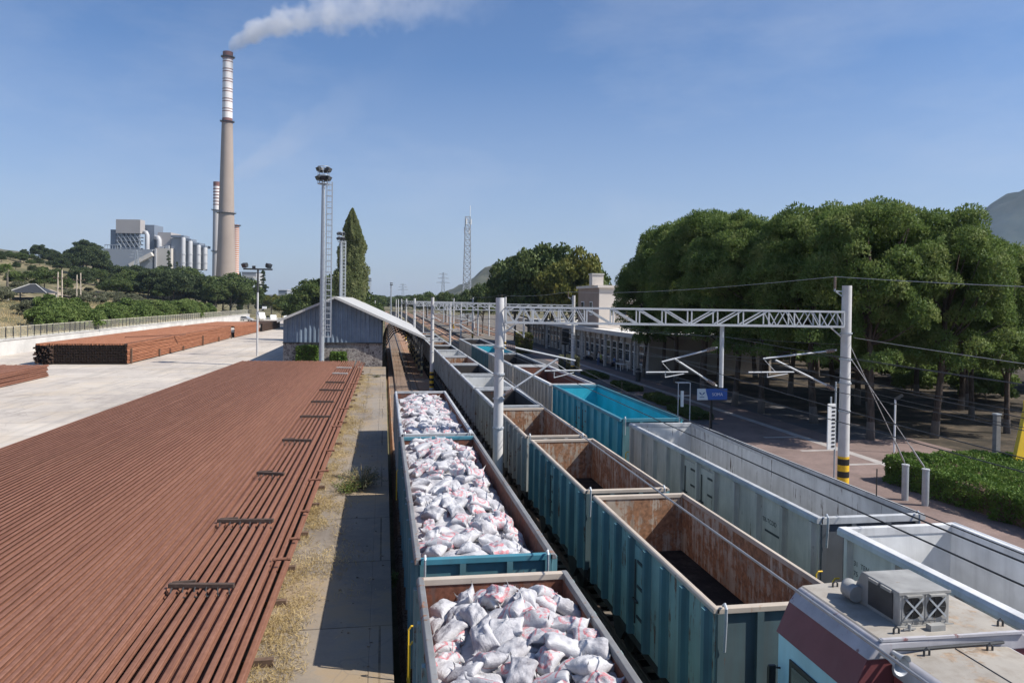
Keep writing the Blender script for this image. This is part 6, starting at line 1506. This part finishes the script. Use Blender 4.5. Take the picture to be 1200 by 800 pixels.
for k, y in enumerate((88.5, 94.0, 99.8)):
    simple('platform_bench', (28.35,y,.4), ('dark bench under the station windows, nearest of three', 'middle dark bench under the station windows', 'farthest dark bench under the station windows')[k], 'bench', [('seat', M['wood'], lambda mb: [mb.box((-.28+q*.15,-.9,.42),(-.17+q*.15,.9,.47)) for q in range(3)]), ('backrest', M['wood'], lambda mb: [mb.box((.2,-.9,.55+q*.16),(.24,.9,.67+q*.16)) for q in range(2)]), ('leg', M['darksteel'], lambda mb: mb.box((-.25,-.8,0),(.22,-.72,.42))), ('leg', M['darksteel'], lambda mb: mb.box((-.25,.72,0),(.22,.8,.42)))], 'platform benches')
simple('white_table', (27.8,84.2,.4), 'white table on the platform under the station windows', 'table', [('top', M['white'], lambda mb: mb.box((-.5,-.9,.72),(.5,.9,.76))), ('leg', M['white'], lambda mb: mb.box((-.45,-.85,0),(-.38,-.78,.72))), ('leg', M['white'], lambda mb: mb.box((.38,-.85,0),(.45,-.78,.72))), ('leg', M['white'], lambda mb: mb.box((-.45,.78,0),(-.38,.85,.72))), ('leg', M['white'], lambda mb: mb.box((.38,.78,0),(.45,.85,.72)))])
# people, one continuous body each grown from a skeleton
M['skin'] = plain('skin', (.42,.25,.18), .6, 0, .05); M['hair'] = plain('dark_hair', (.02,.015,.012), .6)
def person(loc, rz, pose, shirt, trousers, label):
    sit = pose == 'sit'
    J = {'pelvis': (0,0,.52 if sit else .93), 'chest': (.02,0,.98 if sit else 1.32), 'neck': (.03,0,1.16 if sit else 1.50), 'head': (.06,0,1.30 if sit else 1.64), 'crown': (.05,0,1.40 if sit else 1.74)}
    Rr = {'pelvis': .15, 'chest': .155, 'neck': .055, 'head': .10, 'crown': .075}; E_ = [('pelvis','chest'),('chest','neck'),('neck','head'),('head','crown')]
    zb = J['chest'][2]+.10
    for s, n_ in ((-1,'r'),(1,'l')):
        J['sh'+n_] = (.02,s*.19,zb); J['el'+n_] = (.06 if not sit else .12,s*.25,zb-.28); J['wr'+n_] = (.14 if not sit else .34,s*.20,zb-.50 if not sit else zb-.40); J['ha'+n_] = (.18 if not sit else .42,s*.18,zb-.57 if not sit else zb-.42)
        J['hi'+n_] = (.02,s*.09,.48 if sit else .88); J['kn'+n_] = (.45,s*.11,.50) if sit else (.05+.05*s,s*.10,.49); J['an'+n_] = (.46,s*.11,.08) if sit else (.02+.08*s,s*.10,.08); J['to'+n_] = (.62,s*.12,.04) if sit else (.17+.08*s,s*.11,.04)
        Rr.update({'sh'+n_: .075,'el'+n_: .05,'wr'+n_: .035,'ha'+n_: .042,'hi'+n_: .10,'kn'+n_: .068,'an'+n_: .045,'to'+n_: .045})
        E_ += [('chest','sh'+n_),('sh'+n_,'el'+n_),('el'+n_,'wr'+n_),('wr'+n_,'ha'+n_),('pelvis','hi'+n_),('hi'+n_,'kn'+n_),('kn'+n_,'an'+n_),('an'+n_,'to'+n_)]
    ks = list(J); me = bpy.data.meshes.new('person'); me.from_pydata([J[k] for k in ks], [(ks.index(a), ks.index(b)) for a, b in E_], [])
    o = bpy.data.objects.new('tmp', me); col.objects.link(o); sk = o.modifiers.new('skin', 'SKIN')
    for i, k in enumerate(ks): me.skin_vertices[0].data[i].radius = (Rr[k],)*2
    me.skin_vertices[0].data[0].use_root = True
    ss = o.modifiers.new('sub', 'SUBSURF'); ss.levels = 2; ss.render_levels = 2
    dg = bpy.context.evaluated_depsgraph_get(); m2 = bpy.data.meshes.new_from_object(o.evaluated_get(dg)); bpy.data.objects.remove(o); m2.name = 'person'; m2.materials.clear()
    for m_ in (M['skin'], shirt, trousers): m2.materials.append(m_)
    hp = J['pelvis'][2]
    for p in m2.polygons:
        c = p.center; p.use_smooth = True
        if c.z > J['neck'][2]-.03 or (abs(c.y) > .13 and c.x > (.10 if not sit else .24) and c.z > hp-.02 and (sit and c.z > .6 or not sit)): p.material_index = 0
        elif c.z > hp+.04: p.material_index = 1
        else: p.material_index = 2
    b = ob('person', m2); b.location = loc; b.rotation_euler = (0,0,rz); tag(b, label, 'person', 'people waiting on the platform')
    mb = MB(); z = J['crown'][2]; mb.tube([(.0,0,z-.13),(.02,0,z-.02),(.04,0,z+.05)], [.09,.10,.05], 10); mb.build('hair', M['hair'], b, world=False, smooth=True)
def cloth(n_, c): return plain('cloth_'+n_, c, .85)
sw, sg, sb = cloth('white', (.7,.7,.68)), cloth('green', (.35,.42,.08)), cloth('blue', (.08,.12,.25)); dk = cloth('dark', (.03,.03,.04))
person((28.3,100.0,.4), R(180), 'sit', sw, dk, 'person in a white shirt sitting on the far bench under the station windows')
person((28.3,94.3,.4), R(180), 'sit', sg, dk, 'person in a yellow green top sitting on the middle bench')
person((27.2,91.6,.4), R(150), 'stand', sw, sb, 'person in a pale shirt standing on the platform by the windows')
person((28.3,88.4,.4), R(180), 'sit', sb, dk, 'person in dark blue clothes sitting on the near bench')

# ---------------------------------------------------------------- left slope: pavilion, wooden pole pairs, vehicles
gx_, gy_ = atp(38, 170); gz_ = float(terrain(np.array([gx_]), np.array([gy_]))[0])
root = thing('pavilion', (gx_,gy_,gz_), 'dark hipped roof pavilion among the trees on the left slope', 'pavilion')
mb = MB(); mb.add([(-4.2,-3.2,2.2),(4.2,-3.2,2.2),(4.2,3.2,2.2),(-4.2,3.2,2.2),(-.6,0,4.2),(.6,0,4.2)], [(0,1,5,4),(1,2,5),(2,3,4,5),(3,0,4),(0,3,2,1)]); mb.build('roof', M['darksteel'], root, world=False)
mb = MB()
for a, b in (((-4.2,-3.2,2.25),(-.6,0,4.25)),((4.2,-3.2,2.25),(.6,0,4.25)),((-.6,0,4.25),(.6,0,4.25))): mb.bar(a,b,.16)
mb.build('ridge_trim', M['conc'], root, world=False)
for x in (-3.8,3.8):
    for y in (-2.8,2.8): mb = MB(); mb.box((x-.12,y-.12,-.6),(x+.12,y+.12,2.2)); mb.build('pillar', M['conc'], root, world=False)
mb = MB(); mb.box((-3.4,-2.0,-.5),(3.4,2.0,1.2)); mb.build('inner_wall', M['darksteel'], root, world=False)
M['polewood'] = plain('pale_pole_timber', (.50,.42,.33), .9, 0, .2, 2)
for k, (u, D) in enumerate(((70,182),(92,202))):
    x, y = atp(u, D); z = float(terrain(np.array([x]), np.array([y]))[0]); h = 8.3+(346-(319,322)[k])*D/870-z
    root = thing('twin_utility_pole', (x,y,z), ('twin wooden utility pole, nearer and taller of the two on the left slope', 'twin wooden utility pole, farther of the two on the left slope')[k], 'utility pole', 'twin wooden poles')
    root.rotation_euler = (0,0,-YAW)
    for q in (-.55,.55): mb = MB(); mb.tube([(q,0,-.3),(q*.9,0,h+.5*(q > 0))], [.18,.14], 10); mb.build('pole', M['polewood'], root, world=False, smooth='auto')
    mb = MB(); mb.box((-1.7,-.1,h-1.6),(1.7,.1,h-1.38)); mb.box((-.7,-.08,h*.45),(.7,.08,h*.45+.2)); mb.build('crossarm', M['wood'], root, world=False)
    for q in (-1.5,0,1.5): mb = MB(); mb.tube([(q,0,h-1.38),(q,0,h-1.1)], [.07,.05], 8); mb.build('insulator', M['porcelain'], root, world=False)
def vehicle(loc, rz, L, W, Hh, m, label, cat, van):
    root = thing('parked_van' if van else 'parked_car', loc, label, cat, 'vehicles parked beyond the yard'); root.rotation_euler = (0,0,rz)
    prof = [(-L/2,.35),(-L/2,Hh*.97),(-L/2+.15,Hh),(L*.22,Hh),(L*.36,Hh*.62),(L*.47,Hh*.52),(L/2,Hh*.40),(L/2,.35)] if van else [(-L/2,.32),(-L/2,.80),(-L*.40,.92),(-L*.26,Hh),(L*.10,Hh),(L*.26,.92),(L*.46,.78),(L/2,.6),(L/2,.32)]
    mb = MB(); mb.prism(prof, 'y', -W/2, W/2); mb.build('body', m, root, world=False, bevel=.05)
    for s in (-1,1):
        mb = MB(); y = s*W/2
        wp = [(-L*.1,Hh*.6),(-L*.1,Hh*.88),(L*.20,Hh*.88),(L*.32,Hh*.6)] if van else [(-L*.36,.95),(-L*.25,Hh-.06),(L*.09,Hh-.06),(L*.22,.95)]
        mb.prism(wp, 'y', y-.004 if s > 0 else y-.012, y+.012 if s > 0 else y+.004); mb.build('side_window', M['glass'], root, world=False)
        for q in (-.31,.32): mb = MB(); mb.cyl((L*q,y-.02*s,.32),(L*q,y-.22*s,.32),.32,16); mb.build('wheel', M['rubber'], root, world=False)
        mb = MB(); mb.box((L/2-.02,s*W*.36-.14,.62),(L/2+.015,s*W*.36+.14,.76)); mb.build('headlight', M['galvlight'], root, world=False)
M['silver'] = plain('silver_car_paint', (.45,.46,.48), .3, .4, .05)
vehicle((-43.0,246,1.0), R(-20), 4.3, 1.75, 1.45, M['silver'], 'silver car parked at the end of the railing', 'car', False)
for k, (x, y, a, lab_) in enumerate(((-40.5,259,-1.2,'white van parked left of the lamp post, beyond the orange stack'), (-37.5,266,-1.4,'white van parked right behind the lamp post'), (-33.5,270,-1.5,'white van parked just left of the shed, second from the shed corner'), (-30.0,268,-1.6,'white van nearest the shed corner'))):
    vehicle((x,y,1.0 if y < 262 else .0), a, 5.2, 1.95, 2.5, M['white'], lab_, 'van', True)
simple('crash_barrier', (-29,250,1.0), 'pale low barrier fence in front of the parked vans', 'barrier', [('rail', M['white'], lambda mb: [mb.box((-9,-.05,z),(9,.05,z+.12)) for z in (.4,.8)]), ('posts', M['white'], lambda mb: [mb.box((x-.06,-.08,0),(x+.06,.08,1.0)) for x in range(-9,10,2)])])
x, y = atp(55, 205)

# ---------------------------------------------------------------- the air
hb = MB(); hb.box((-4500,-420,-1.5),(5200,4800,330))
hz = NT('hazy_air'); hz.t.nodes.remove(hz.b); pv = hz.n('ShaderNodeVolumePrincipled'); pv.inputs['Color'].default_value = (.58,.76,1.0,1); pv.inputs['Density'].default_value = .000075; pv.inputs['Anisotropy'].default_value = .2
hz.l(pv.outputs[0], hz.out.inputs['Volume']); hzo = hb.build('haze', hz.m); tag(hzo, 'thin pale haze in the air', 'haze', None, 'stuff'); hzo.display_type = 'WIRE'
